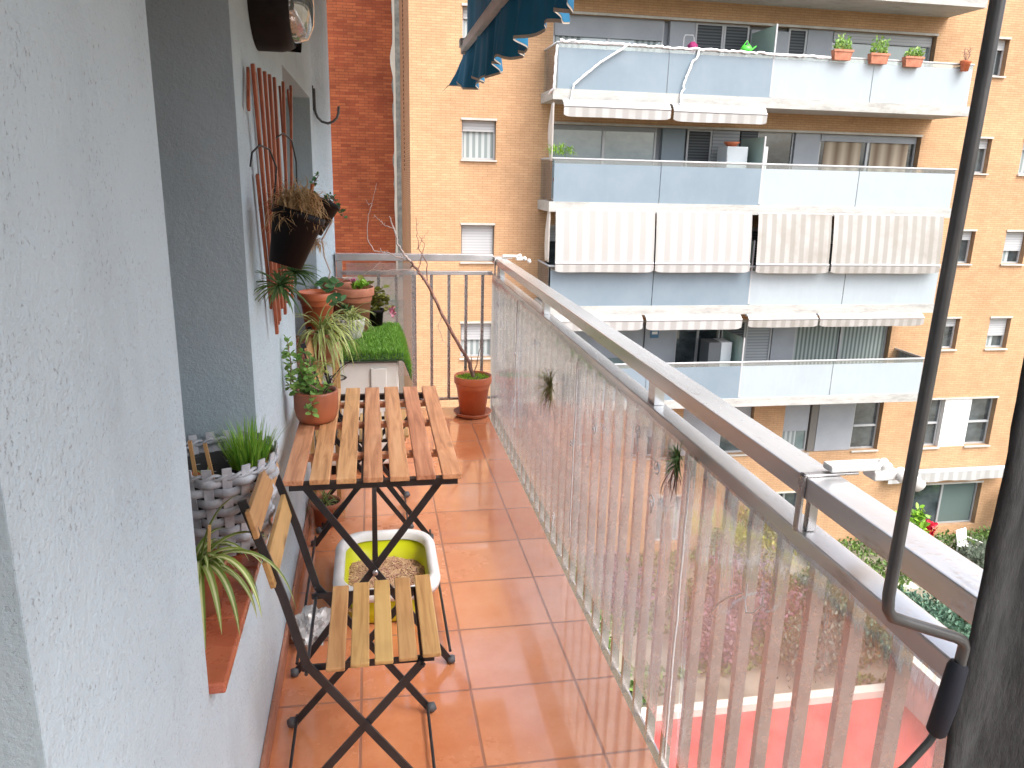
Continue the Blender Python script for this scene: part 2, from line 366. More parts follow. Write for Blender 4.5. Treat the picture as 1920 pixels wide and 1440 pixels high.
# ---------------------------------------------------------------- mesh helper
class MB:
    def __init__(s): s.v = []; s.f = []; s.uv = {}; s.sm = set()
    def add(s, vs, fs, smooth=False, uvs=None):
        o = len(s.v); s.v += [Vector(v) for v in vs]
        for i, f in enumerate(fs):
            if smooth: s.sm.add(len(s.f))
            if uvs: s.uv[len(s.f)] = uvs[i]
            s.f.append([o + k for k in f])
        return s
    def box(s, x0, x1, y0, y1, z0, z1):
        v = [(x, y, z) for z in (z0, z1) for y in (y0, y1) for x in (x0, x1)]
        return s.add(v, [(0, 2, 3, 1), (4, 5, 7, 6), (0, 1, 5, 4), (2, 6, 7, 3), (0, 4, 6, 2), (1, 3, 7, 5)])
    def bar(s, p, q, w, d, side=(0, 1, 0)):
        p, q = Vector(p), Vector(q); t = (q - p).normalized(); a = Vector(side); a = (a - t * a.dot(t)).normalized(); b = t.cross(a)
        v = []
        for c in (p, q):
            for i, j in ((-1, -1), (1, -1), (1, 1), (-1, 1)): v.append(c + a * (w / 2 * i) + b * (d / 2 * j))
        return s.add(v, [(0, 3, 2, 1), (4, 5, 6, 7), (0, 1, 5, 4), (1, 2, 6, 5), (2, 3, 7, 6), (3, 0, 4, 7)])
    def tube(s, pts, r, n=8, cap=True):
        pts = [Vector(p) for p in pts]; rs = r if hasattr(r, '__len__') else [r] * len(pts)
        ref = None; v = []
        for i, p in enumerate(pts):
            t = (pts[min(i + 1, len(pts) - 1)] - pts[max(i - 1, 0)]).normalized()
            if ref is None: ref = t.orthogonal().normalized()
            ref = (ref - t * ref.dot(t)).normalized(); b = t.cross(ref)
            for k in range(n):
                a = 2 * math.pi * k / n; v.append(p + (ref * math.cos(a) + b * math.sin(a)) * rs[i])
        f = [(i * n + k, i * n + (k + 1) % n, (i + 1) * n + (k + 1) % n, (i + 1) * n + k) for i in range(len(pts) - 1) for k in range(n)]
        s.add(v, f, True)
        if cap:
            s.add(v[:n], [tuple(range(n - 1, -1, -1))]); s.add(v[-n:], [tuple(range(n))])
        return s
    def lathe(s, prof, c, n=32, ax=None, flute=0, fn=16):
        c = Vector(c); q = Vector((0, 0, 1)).rotation_difference(Vector(ax)) if ax else None; v = []
        for r, z in prof:
            for k in range(n):
                a = 2 * math.pi * k / n; rr = r * (1 + flute * (1 if (k * fn * 2 // n) % 2 else -1)) if flute else r
                p = Vector((rr * math.cos(a), rr * math.sin(a), z))
                if q: p = q @ p
                v.append(c + p)
        f = [(i * n + k, i * n + (k + 1) % n, (i + 1) * n + (k + 1) % n, (i + 1) * n + k) for i in range(len(prof) - 1) for k in range(n)]
        return s.add(v, f, True)
    def disc(s, c, r, n=24, ax=None, bumpy=0):
        c = Vector(c); q = Vector((0, 0, 1)).rotation_difference(Vector(ax)) if ax else None
        v = [Vector((0, 0, bumpy))] + [Vector((r * math.cos(2 * math.pi * k / n), r * math.sin(2 * math.pi * k / n), 0)) for k in range(n)]
        if q: v = [q @ p for p in v]
        return s.add([c + p for p in v], [(0, 1 + k, 1 + (k + 1) % n) for k in range(n)], True)
    def quad(s, a, b, c, d): return s.add([a, b, c, d], [(0, 1, 2, 3)])
    def blade(s, p, d, L, w, droop=.5, n=6, fold=.25, up=(0, 0, 1), curl=0):
        """a strap leaf starting at p along d, bending down"""
        p = Vector(p); d = Vector(d).normalized(); v = []; uv = []
        st = L / n
        for i in range(n + 1):
            t = i / n; ww = w * (min(1, .55 + t * 1.6)) * (1 - t ** 2.6) + .0003
            sd = d.cross(Vector(up)); sd = sd.normalized() if sd.length > 1e-4 else Vector((1, 0, 0))
            nn = sd.cross(d)
            v += [p - sd * ww / 2 + nn * ww * fold, p.copy(), p + sd * ww / 2 + nn * ww * fold]
            p = p + d * st
            d = (d + Vector((0, 0, -droop / n * (1 + t))) + sd * curl / n).normalized()
        f = []; u = []
        for i in range(n):
            a = i * 3; f += [(a, a + 1, a + 4, a + 3), (a + 1, a + 2, a + 5, a + 4)]
            t0, t1 = i / n, (i + 1) / n
            u += [((0, t0), (.5, t0), (.5, t1), (0, t1)), ((.5, t0), (1, t0), (1, t1), (.5, t1))]
        return s.add(v, f, True, u)
    def leaf(s, p, nrm, dirv, L, w):
        """an oval leaf, six-sided, slightly cupped"""
        p = Vector(p); d = Vector(dirv).normalized(); nn = Vector(nrm); sd = d.cross(nn); sd = sd.normalized() if sd.length > 1e-4 else d.orthogonal().normalized()
        nn = sd.cross(d).normalized()
        v = [p, p + d * L * .3 + sd * w * .5 + nn * w * .12, p + d * L * .75 + sd * w * .42 + nn * w * .1, p + d * L, p + d * L * .75 - sd * w * .42 + nn * w * .1,
             p + d * L * .3 - sd * w * .5 + nn * w * .12, p + d * L * .5]
        return s.add(v, [(0, 1, 6), (1, 2, 6), (2, 3, 6), (3, 4, 6), (4, 5, 6), (5, 0, 6)], True)
    def build(s, name, mat, parent=None, bevel=0, loc=None):
        me = bpy.data.meshes.new(name)
        o = bpy.data.objects.new(name, me); COL.objects.link(o)
        off = Vector((0, 0, 0))
        if parent:
            o.parent = parent; off = wloc(parent)
        elif loc is not None: o.location = loc; off = Vector(loc)
        me.from_pydata([tuple(v - off) for v in s.v], [], s.f); me.materials.append(mat)
        for i in s.sm: me.polygons[i].use_smooth = True
        if s.uv:
            ul = me.uv_layers.new(name="UVMap")
            for i, u in s.uv.items():
                for k, li in enumerate(me.polygons[i].loop_indices): ul.data[li].uv = u[k]
        if bevel:
            m = o.modifiers.new("bevel", 'BEVEL'); m.width = bevel; m.segments = 2; m.limit_method = 'ANGLE'
        return o
def wloc(o):
    v = o.location.copy()
    while o.parent: o = o.parent; v += o.location
    return v
def tag(o, label=None, cat=None, group=None, kind=None):
    if label: o['label'] = label
    if cat: o['category'] = cat
    if group: o['group'] = group
    if kind: o['kind'] = kind
    return o
def thing(name, loc, label, cat, group=None):
    o = bpy.data.objects.new(name, None); COL.objects.link(o); o.location = loc; o.empty_display_size = .1
    return tag(o, label, cat, group)
def copy_tree(o, parent=None):
    c = o.copy(); COL.objects.link(c); c.parent = parent
    for ch in list(o.children): copy_tree(ch, c)
    return c
def jit(a): return rnd.uniform(-a, a)

# ================================================================ OUR BALCONY
XW = -.325
# floor slab
f = MB(); f.box(XW, .757, -1.6, 5.2, -.2, 0).build("balcony_floor", floor_m)
tag(bpy.data.objects["balcony_floor"], "wet terracotta tiled balcony floor", kind="structure")
# own house: wall with two window recesses
house = thing("apartment_house", (XW, 0, 0), "white rough rendered house wall with two window recesses along the tiled balcony", "building")
XB = -.80   # back of wall
def wallgrid():
    """outer face as a displaced, gently uneven sheet with openings, plus reveals"""
    m = MB()
    m.box(XB, XW, .70, 1.345, -.2, 2.75)            # pier near
    m.box(XB, XW, 1.345, 2.13, -.2, .622)           # below window 1
    m.box(XB, XW, 1.345, 2.13, 2.35, 2.75)
    m.box(XB, XW, 2.13, 3.32, -.2, 2.75)
    m.box(XB, XW, 3.32, 4.78, -.2, .60)
    m.box(XB, XW, 3.32, 4.78, 1.985, 2.75)
    m.box(XB, XW, 4.78, 5.02, -.2, 2.75)
    m.box(XB, XW, -1.6, -.25, -.2, 2.75)  # unseen wall beside the camera, added to close off light from the left
    m.box(XB, XW, -.25, .70, 2.3, 2.75)
    m.box(XB, 1.0, -1.8, -1.6, -.2, 2.75)  # unseen end wall behind the camera, added to block sky light
    return m
# separate parts so that no faces overlap: piers + spandrels butt each other
def rough_edge_wall(m):
    return m
wallgrid().build("wall", stucco, house)
MB().box(-.74, -.70, -.249, .699, 0, 2.299).build("unseen_balcony_door", frame_w, house)  # unseen door with dark pane, added to stop light entering from the left
MB().box(-.699, -.694, -.15, .60, .2, 2.2).build("unseen_door_pane", pane_dark, house)
# rounded end pier standing proud
m = MB(); prof = []
yc0, yc1 = 5.02, 5.36
pts = [(XW, 4.96), (XW + .004, 5.0), (-.300, 5.04), (-.262, 5.09), (-.240, 5.15), (-.232, 5.2), (-.24, 5.27), (-.27, 5.34), (-.33, 5.38), (XB, 5.38)]
v = [(x, y, z) for z in (-.2, 2.75) for x, y in pts]; n = len(pts)
m.add(v, [(i, i + 1, n + i + 1, n + i) for i in range(n - 1)], True)
m.build("corner_pier", stucco, house)
# reveal skins (jamb shade put into a darker stucco colour, set proud 3 mm) on far jambs facing the camera
m = MB(); m.box(XB + .01, XW - .0006, 2.1282, 2.1296, .66, 2.34); m.build("window_reveal_shade", stucco_shaded, house)
m = MB(); m.box(XB + .01, XW - .0006, .6982, .6996, .002, 2.298); m.build("door_reveal_shade", stucco_shaded, house)
m = MB(); m.box(XB + .01, XW - .0006, 4.7782, 4.7796, .62, 1.98); m.build("window_reveal_shade", stucco_shaded, house)
# window back walls: frame + pane
for y0, y1, z0, z1 in ((1.345, 2.12, .66, 2.35), (3.32, 4.77, .62, 1.98)):
    fr = MB()
    for a, b_, c, d in ((y0, y0 + .05, z0, z1), (y1 - .05, y1, z0, z1), (y0 + .05, y1 - .05, z0, z0 + .05), (y0 + .05, y1 - .05, z1 - .05, z1), ((y0 + y1) / 2 - .02, (y0 + y1) / 2 + .02, z0 + .05, z1 - .05)):
        fr.box(-.76, -.71, a, b_, c, d)
    wd = fr.build("window", frame_w, house)
    MB().box(-.745, -.735, y0 + .045, y1 - .045, z0 + .045, z1 - .045).build("pane", pane_dark, wd)
# sill 1: red clay tiles
m = MB()
for a, b_ in ((1.347, 1.575), (1.579, 1.80), (1.804, 2.12)): m.box(-.70, -.295, a, b_, .624, .648)
m.build("window_sill", sill_m, house, bevel=.004)
m = MB(); m.box(-.70, -.30, 3.322, 4.77, .602, .618); m.build("window_sill", sill_m, house, bevel=.003)
# skirting tiles
m = MB(); y = .70
while y < 5.0:
    m.box(XW + .001, XW + .012, y + .002, min(y + .336, 5.0), .001, .072); y += .338
m.build("skirting", skirt_m, house, bevel=.002)
# slab above, hood
m = MB(); m.box(XB, 1.02, -.6, 5.6, 2.752, 2.95); m.build("ceiling_slab", pm("white_ceiling", (.42, .42, .42), rough=.9), house)

# ---------------------------------------------------------------- railing
rail = thing("balcony_railing", (.83, 2.5, 0), "wet grey aluminium balcony railing with vertical bars and a wide flat handrail", "railing")
Y0, Y1 = -.9, 5.16
m = MB(); m.box(.797, .868, Y0, Y1 + .035, 1.016, 1.06); m.build("handrail", alu, rail, bevel=.003)
m = MB(); m.box(-.232, .795, Y1 - .035, Y1 + .035, 1.030, 1.074); m.build("handrail", alu, rail, bevel=.003)
m = MB(); m.box(.797, .852, Y0, Y1, .905, .947); m.build("lower_rail", alu, rail, bevel=.003)
m = MB(); m.box(-.195, .795, Y1 - .022, Y1 + .016, .937, .962); m.build("lower_rail", alu, rail, bevel=.002)
m = MB(); m.box(.846, .852, Y0, Y1, -.19, -.14); m.build("bottom_rail", alu_bar, rail)
m = MB(); m.box(-.2, .795, Y1 - .02, Y1 + .015, .072, .084); m.build("bottom_rail", alu_bar, rail)
k = 0; yb = 1.71 - .125 * 20
proto = None
while yb < Y1 - .06:
    if proto is None:
        proto = MB().box(.822, .850, yb, yb + .019, -.139, .904).build("baluster", alu_bar, rail); y0b = yb
    else:
        c = proto.copy(); COL.objects.link(c); c.location = proto.location + Vector((0, yb - y0b, 0))
    yb += .125
xs = [-.09, .03, .145, .262, .378, .495, .61, .722]
proto2 = None
for x in xs:
    if proto2 is None: proto2 = MB().box(x, x + .019, Y1 - .012, Y1 + .008, .085, .936).build("baluster", alu_bar, rail)
    else:
        c = proto2.copy(); COL.objects.link(c); c.location = proto2.location + Vector((x - xs[0], 0, 0))
for y in (4.93, 3.60, 2.08, -.6):
    MB().box(.812, .842, y, y + .055, .948, 1.015).build("post", alu, rail)
MB().box(-.225, -.19, Y1 - .03, Y1 + .03, .0, 1.029).build("post", alu, rail)
MB().box(.255, .285, Y1 - .02, Y1 + .0145, .085, .936).build("post", alu_bar, rail)
MB().box(.80, .85, Y1 - .03, Y1 + .03, -.18, .904).build("post", alu, rail)

# clear plastic sheets hung inside the railing
def sheet(ya, yb_, label, seed, xoff=0, ztop=.925, zbot=.035):
    m = MB(); ny = int((yb_ - ya) / .035) + 2; nz = 30
    vs = []
    for j in range(nz + 1):
        t = j / nz
        for i in range(ny + 1):
            y = ya + (yb_ - ya) * i / ny; z = zbot + (ztop - zbot) * t
            k = math.sin(math.pi * min(1, t * 1.02))
            nx = noise.noise(Vector((seed, y * 3.1, z * 1.1))) * .010 + noise.noise(Vector((seed + 5, y * 11, z * 2.5))) * .0035
            zz = z + (noise.noise(Vector((seed, y * 5, 3))) * .012 if j in (0, nz) else 0)
            vs.append((.790 + .016 * (1 - t) + xoff - abs(nx) * k - (.004 if t < 1 else 0), y, zz))
    fs = [(j * (ny + 1) + i, j * (ny + 1) + i + 1, (j + 1) * (ny + 1) + i + 1, (j + 1) * (ny + 1) + i) for j in range(nz) for i in range(ny)]
    m.add(vs, fs, True)
    o = m.build("plastic_sheet", film, loc=(.79, (ya + yb_) / 2, 0))
    return tag(o, label, "plastic sheet", "clear plastic sheets tied to the inside of the railing")
sheet(4.12, 5.11, "far clear plastic sheet tied to the railing beside the bare tree pot", 1)
sheet(2.83, 4.14, "clear plastic sheet on the railing behind the hanging spiky air plant", 9, -.004)
sheet(1.70, 2.85, "clear plastic sheet on the railing beside the two slatted seats' aisle", 17, 0)
sheet(.25, 1.69, "nearest clear plastic sheet on the railing above the red court", 33, -.004)
# white seam cords
for y, z0, z1, lab in ((4.12, .20, .93, "white vertical cord at the seam of the farthest plastic sheets"), (2.83, .15, .90, "white vertical cord on the plastic sheet right of the upper air plant"), (1.715, .02, .91, "thin white cord at the seam nearest the camera")):
    m = MB(); m.tube([(.778 + jit(.001), y + jit(.003), z0 + (z1 - z0) * i / 14) for i in range(15)], .0032, 6)
    tag(m.build("seam_cord", white_rope, loc=(.778, y, z0)), lab, "cord", "white seam cords on the plastic sheets")
# cable ties
ties = [(4.75, .80), (4.60, .70), (4.12, .62), (4.12, .36), (3.62, .80), (3.3, .73), (2.85, .55), (2.55, .72), (1.95, .70), (1.93, .81), (3.1, .12), (2.1, .86)]
for i, (y, z) in enumerate(ties):
    m = MB(); a = rnd.uniform(.8, 1.3)
    m.tube([(.775, y + .02 * math.cos(t * a), z + .018 * math.sin(t * a)) for t in [k * .7 for k in range(7)]], .0021, 5)
    m.tube([(.774, y, z), (.768, y - .02, z + rnd.uniform(-.03, .03)), (.760, y - .05, z + rnd.uniform(-.05, .03))], [.0028, .0022, .001], 5)
    m.box(.768, .776, y - .004, y + .004, z - .004, z + .004)
    tag(m.build("cable_tie", white_rope, loc=(.775, y, z)), "white cable tie knotted through the clear plastic on the railing", "cable tie", "white cable ties through the plastic sheets")
m = MB(); m.tube([(.768, 1.509, .605), (.764, 1.469, .658), (.762, 1.423, .700), (.762, 1.385, .730), (.765, 1.367, .744)], [.001, .0024, .0026, .0024, .001], 6)
m.tube([(.766, 1.355, .775), (.764, 1.352, .735), (.764, 1.343, .712), (.764, 1.315, .728), (.766, 1.288, .762), (.766, 1.286, .784)], .0016, 6)
tag(m.build("plastic_strap", white_rope, loc=(.765, 1.5, .58)), "white curved plastic strap end stuck to the nearest plastic sheet", "strap")
# acrylic wind panel at the end railing
m = MB(); m.box(-.165, .272, 5.092, 5.097, .262, 1.02)
tag(m.build("acrylic_panel", plexi_m, loc=(.05, 5.095, .262)), "clear acrylic wind panel leaning on the end railing behind the grass mat", "acrylic panel")
# clothes line brackets on the handrail
def bracket(y, label, s=1.0):
    t = thing("clothes_line_bracket", (.83, y, 1.06), label, "bracket", "white clothes line brackets clamped to the handrail")
    m = MB(); m.box(.789, .7965, y - .008, y + .008, .948, 1.066).box(.789, .905, y - .008, y + .008, 1.0605, 1.066).box(.81, .83, y - .007, y + .007, .9475, 1.0155)
    m.build("clamp", white_pl if s < 1 else alu_bar, t, bevel=.002)
    m = MB(); m.box(.84, .96, y - .016, y + .016, 1.0695, 1.084); m.box(.93, .985, y - .02, y + .02, 1.05, 1.0695); m.build("arm", white_pl, t, bevel=.004)
    for k, (x, z) in enumerate(((.955, 1.077), (.985, 1.062), (1.012, 1.048))):
        MB().lathe([(.0, -.009), (.0125, -.009), (.0125, -.005), (.009, 0), (.0125, .005), (.0125, .009), (0, .009)], (x, y - .008 - .012 * k, z), 20, (0, 1, .3)).build("pulley", white_pl, t)
bracket(1.245, "white clothes line bracket with pulleys clamped on the handrail near the camera")
bracket(5.02, "small white clothes line bracket at the far corner of the handrail", .9)

# ---------------------------------------------------------------- bistro table
T = thing("folding_table", (-.005, 2.73, 0), "slatted wooden folding balcony table on crossed black metal legs", "table")
m = MB()
xl = [-.277, -.2, -.121, -.041, .039, .119, .199]
for i, x in enumerate(xl): m.box(x, x + .059, 2.222 + jit(.003), 3.242 + jit(.004), .684, .702)
m.build("tabletop", wood, T, bevel=.003)
for y in (2.47, 2.80, 3.06): MB().box(-.265, .25, y, y + .03, .664, .683).build("crosspiece", wood, T, bevel=.002)
for y in (2.24, 3.19): MB().box(-.262, .248, y, y + .022, .660, .683).build("frame_bar", black_metal, T)
for y in (2.262, 3.178):
    s = 1 if y < 3 else -1
    MB().bar((-.215, y, .66), (.228, y, .012), .006, .022).build("leg", black_metal, T)
    MB().bar((.195, y + .009 * s, .66), (-.275, y + .009 * s, .012), .006, .022).build("leg", black_metal, T)
    for x in (.232, -.279): MB().lathe([(0, -.013), (.012, -.012), (.015, 0), (.012, .012), (0, .013)], (x, y + .004, .015), 14, (1, 0, 0)).build("foot_cap", rubber, T)
    MB().lathe([(0, -.004), (.009, -.004), (.009, .004), (0, .004)], (-.012, y - .006 * s, .362), 14, (0, 1, 0)).build("pivot", alu_bar, T)
for x, z in ((-.012, .372), (-.04, .66)): MB().box(x - .009, x + .009, 2.28, 3.17, z - .009, z + .009).build("stretcher", black_metal, T)
for x in (.228, -.27): MB().tube([(x, 2.262, .05), (x, 3.178, .05)], .005, 8).build("stretcher", black_metal, T)

# ---------------------------------------------------------------- folding chairs
def make_chair():
    t = thing("folding_chair", (0, 1.85, 0), "near slatted wooden folding chair on a black frame, its back against the wall", "chair", "folding bistro chairs")
    m = MB()
    for i in range(5):
        x = -.132 + .058 * i; dz = -.010 + .0045 * i
        m.box(x, x + .045, 1.655 + jit(.002), 2.045 + jit(.002), .443 + dz, .455 + dz)
    m.build("seat", wood_seat, t, bevel=.003)
    # back slats, leaning with the uprights
    m = MB()
    for (x0, z0, x1, z1) in ((-.290, .868, -.272, .800), (-.262, .742, -.242, .676)):
        m.bar((((x0 + x1) / 2) + .006, 1.64, (z0 + z1) / 2), (((x0 + x1) / 2) + .006, 2.06, (z0 + z1) / 2), .012, .068, (x1 - x0 + .065, 0, .02))
    m.build("backrest", wood_seat, t, bevel=.002)
    for y in (1.663, 2.030):
        m = MB(); pts = [(-.296, y, .885), (-.222, y, .645), (-.176, y, .455), (.142, y, .012)]
        for a, b_ in zip(pts, pts[1:]): m.bar(a, b_, .007, .020)
        m.build("leg", black_metal, t)
        o = .008 if y < 1.8 else -.008
        MB().bar((.100, y + o, .43), (-.258, y + o, .012), .006, .020).build("leg", black_metal, t)
        for x in (.147, -.263): MB().lathe([(0, -.015), (.012, -.013), (.0165, 0), (.012, .013), (0, .015)], (x, y + (o if x < 0 else 0), .017), 14, (1, 0, .4)).build("foot_cap", rubber, t)
        MB().box(-.19, .13, y + 2.2 * o, y + 2.2 * o + .006, .424, .440).build("seat_rail", black_metal, t)
    for x, z in ((.135, .03), (-.25, .03), (-.178, .43), (.10, .425)):
        MB().tube([(x, 1.66, z), (x, 2.035, z)], .0045, 8).build("stretcher", black_metal, t)
    return t
ch = make_chair()
c2 = copy_tree(ch); c2.location.y += 1.635
c2['label'] = "second slatted wooden folding chair, half hidden beyond the far end of the table"

# ---------------------------------------------------------------- litter tray
L = thing("litter_tray", (.03, 2.73, 0), "lime green litter tray with white rim under the table, filled with pellets", "litter tray")
def rrect(cx_, cy_, hx, hy, r, z, n=8):
    p = []
    for sx, sy, a0 in ((1, 1, 0), (-1, 1, 90), (-1, -1, 180), (1, -1, 270)):
        for k in range(n + 1):
            a = R(a0 + 90 * k / n); p.append(Vector((cx_ + sx * (hx - r) + r * math.cos(a), cy_ + sy * (hy - r) + r * math.sin(a), z)))
    return p
def loft(m, rings, smooth=True):
    n = len(rings[0]); v = [p for r in rings for p in r]
    m.add(v, [(i * n + k, i * n + (k + 1) % n, (i + 1) * n + (k + 1) % n, (i + 1) * n + k) for i in range(len(rings) - 1) for k in range(n)], smooth)
lc = (.028, 2.73)
m = MB(); loft(m, [rrect(*lc, .135, .19, .07, .004), rrect(*lc, .145, .20, .08, .01), rrect(*lc, .165, .222, .10, .135), rrect(*lc, .163, .220, .10, .137), rrect(*lc, .14, .195, .08, .02)])
m.add(rrect(*lc, .14, .195, .08, .02), [tuple(range(36))]); m.build("tray", lime, L)
m = MB(); loft(m, [rrect(*lc, .168, .225, .10, .118), rrect(*lc, .192, .250, .115, .122), rrect(*lc, .196, .254, .118, .145), rrect(*lc, .186, .244, .115, .162), rrect(*lc, .170, .228, .105, .166), rrect(*lc, .158, .216, .098, .158), rrect(*lc, .157, .214, .098, .130)])
m.build("rim", white_pl, L)
m = MB()
def psurf(x, y): return .055 + .022 * noise.noise(Vector((x * 12, y * 12, 0))) + .04 * max(0, (2.80 - y)) - .03 * max(0, y - 2.80)
g = 14; vs = [(lc[0] - .15 + .3 * i / g, lc[1] - .205 + .41 * j / g, psurf(lc[0] - .15 + .3 * i / g, lc[1] - .205 + .41 * j / g) + .0) for j in range(g + 1) for i in range(g + 1)]
vs = [(x, y, z) for x, y, z in vs]
m.add(vs, [(j * (g + 1) + i, j * (g + 1) + i + 1, (j + 1) * (g + 1) + i + 1, (j + 1) * (g + 1) + i) for j in range(g) for i in range(g)], True)
for _ in range(2600):
    x, y = lc[0] + jit(.145), lc[1] + jit(.2); a = rnd.uniform(0, 6.28); z = psurf(x, y) + .003
    l_ = rnd.uniform(.004, .009); d = Vector((math.cos(a), math.sin(a), jit(.4))) * l_
    m.bar(Vector((x, y, z)) - d, Vector((x, y, z)) + d, .005, .005, (0, 0, 1))
m.build("pellet_litter", pellets, L)

# ---------------------------------------------------------------- pots & plants helpers
def pot(parent, c, r_top, r_bot, h, mat, rim=.012, soil_z=None, name="pot", ax=None, flute=0, thick=.006):
    m = MB(); t = thick
    prof = [(0, 0), (r_bot, 0), (r_top - rim * .6 - .003, h * .80), (r_top - .002, h * .81), (r_top, h * .83), (r_top, h * .98), (r_top - .002, h), (r_top - t, h), (r_top - t * 1.5, h * .9), (r_top - t * 2.2, h * .72), (r_bot * .95, h * .5)] if rim else \
           [(0, 0), (r_bot * .8, 0), (r_bot, h * .06), (r_bot + (r_top - r_bot) * .5, h * .35), (r_top, h * .75), (r_top, h * .97), (r_top - .002, h), (r_top - t, h), (r_top - t, h * .8), (r_top - t * 1.2, h * .6)]
    m.lathe(prof, c, 40 if not flute else 64, ax, flute)
    o = m.build(name, mat, parent)
    sz = h * .86 if soil_z is None else soil_z
    q = Vector((0, 0, 1)).rotation_difference(Vector(ax)) if ax else None
    cc = Vector(c) + ((q @ Vector((0, 0, sz))) if q else Vector((0, 0, sz)))
    s = MB(); s.disc(cc, r_top - t * 1.4, 24, ax, .006); s.build("soil", soil, parent)
    return o, cc
def spider(parent, c, n, L, w, mat, el=(20, 85), droop=(1.2, 2.4), az=(0, 360), name="foliage"):
    m = MB()
    for _ in range(n):
        a = R(rnd.uniform(*az)); e = R(rnd.uniform(*el)); l_ = L * rnd.uniform(.55, 1.1)
        d = (math.cos(a) * math.cos(e), math.sin(a) * math.cos(e), math.sin(e))
        m.blade(Vector(c) + Vector((jit(.01), jit(.01), 0)), d, l_, w * rnd.uniform(.7, 1.15), rnd.uniform(*droop), 9, .22, curl=jit(.6))
    return m.build(name, mat, parent)
def stems_leaves(parent, stems, lmat, smat, leaf=.02, every=.018, r=.003, per=3, name="foliage"):
    """stems: list of point lists; round leaves set along each"""
    ms, ml = MB(), MB()
    for pts in stems:
        P = [Vector(p) for p in pts]; n = len(P)
        # smooth resample
        Q = []
        for i in range(n - 1):
            for k in range(4):
                t = k / 4; Q.append(P[i].lerp(P[i + 1], t) + Vector((jit(.0015), jit(.0015), 0)))
        Q.append(P[-1]); ms.tube(Q, [r * (1 - .7 * i / len(Q)) for i in range(len(Q))], 6)
        tot = sum((b - a).length for a, b in zip(Q, Q[1:])); d = tot * .12
        while d < tot:
            acc = 0
            for a, b in zip(Q, Q[1:]):
                sl = (b - a).length
                if acc + sl >= d and sl > 0:
                    p = a.lerp(b, (d - acc) / sl); break
                acc += sl
            for _ in range(per):
                dv = Vector((jit(1), jit(1), jit(.8) + .25)).normalized(); nn = Vector((jit(1), jit(1), 1))
                l_ = leaf * rnd.uniform(.6, 1.15); ml.leaf(p + dv * .004, nn, dv, l_, l_ * .75)
            d += every * rnd.uniform(.7, 1.3)
    ms.build("stem", smat, parent); return ml.build(name, lmat, parent)

# brown pot with jade plant on the table
t = thing("potted_jade_plant", (-.213, 2.80, .702), "round brown clay pot with a jade plant on the table corner", "potted plant")
c = (-.213, 2.80, .703)
m = MB(); m.lathe([(0, 0), (.055, 0), (.066, .006), (.074, .022), (.079, .05), (.080, .112), (.078, .118), (.072, .118), (.071, .1), (.07, .08)], c, 40); m.build("pot", terra_brown, t)
MB().disc((c[0], c[1], c[2] + .095), .071, 24, None, .006).build("soil", soil, t)
stems = [[(c[0] - .01, c[1], .79), (-.24, 2.79, .84), (-.265, 2.78, .90), (-.25, 2.78, .97)], [(c[0], c[1], .79), (-.26, 2.78, .83), (-.295, 2.77, .87), (-.292, 2.77, .94), (-.30, 2.77, 1.01)],
         [(c[0], c[1], .79), (-.27, 2.77, .82), (-.298, 2.76, .845), (-.295, 2.76, .88)],
         [(c[0], c[1], .79), (-.215, 2.78, .86), (-.225, 2.77, .93), (-.23, 2.77, .96)], [(c[0] + .02, c[1], .79), (-.18, 2.79, .82), (-.16, 2.78, .84)],
         [(c[0], 2.78, .79), (-.21, 2.73, .815), (-.225, 2.715, .80), (-.222, 2.712, .755)], [(c[0] + .03, c[1], .79), (-.15, 2.8, .85), (-.12, 2.8, .89), (-.095, 2.79, .915)],
         [(c[0], c[1], .79), (-.20, 2.76, .83), (-.24, 2.75, .86), (-.235, 2.75, .90)]]
stems_leaves(t, stems[:6] + stems[7:], L_jade, bark, .027, .0105, .004, 3)
stems_leaves(t, [stems[6]], L_olive, bark, .014, .03, .002, 1, "side_shoot")
# black cable rising behind
m = MB(); m.tube([(-.178, 2.83, .80), (-.165, 2.9, .83), (-.13, 3.0, .85), (-.11, 3.05, .855), (-.085, 3.05, .865)], .0022, 6)
tag(m.build("plant_prop", black_pl, loc=(-.178, 2.83, .8)), "thin black rod leaning out of the jade plant pot", "rod")

# tree in pot at the far corner
t = thing("potted_bare_tree", (.652, 5.0, 0), "leafless young tree leaning left out of a terracotta pot in the far corner", "potted tree")
m = MB(); m.lathe([(0, .002), (.105, .002), (.130, .03), (.132, .034), (.126, .034), (.10, .010), (0, .009)], (.652, 5.0, 0), 40); m.build("saucer", terra_old, t)
pot(t, (.652, 5.0, .011), .127, .085, .272, terra, .018, .25)
m = MB()
for _ in range(900):
    a = rnd.uniform(0, 6.28); r = .112 * math.sqrt(rnd.random()); p = (.652 + r * math.cos(a), 5.0 + r * math.sin(a), .262)
    m.blade(p, (jit(.6), jit(.6), 1), rnd.uniform(.008, .02), .004, .3, 2)
m.build("moss", L_moss, t)
def twig(pts, r0, r1, mat, name="branch"):
    P = [Vector(p) for p in pts]; Q = []
    for i in range(len(P) - 1):
        for k in range(5): Q.append(P[i].lerp(P[i + 1], k / 5) + Vector((jit(.004), jit(.004), jit(.004))) * (1 if r0 > .003 else .8))
    Q.append(P[-1]); m = MB(); m.tube(Q, [r0 + (r1 - r0) * i / (len(Q) - 1) for i in range(len(Q))], 7)
    for i in range(3, len(Q) - 1):
        if rnd.random() < .35:
            d = Vector((jit(1), jit(1), jit(1) + .3)).normalized() * rnd.uniform(.008, .03); m.tube([Q[i], Q[i] + d], [r1 * 1.1, r1 * .4], 5)
    return m.build(name, mat, t)
yb_ = 5.0
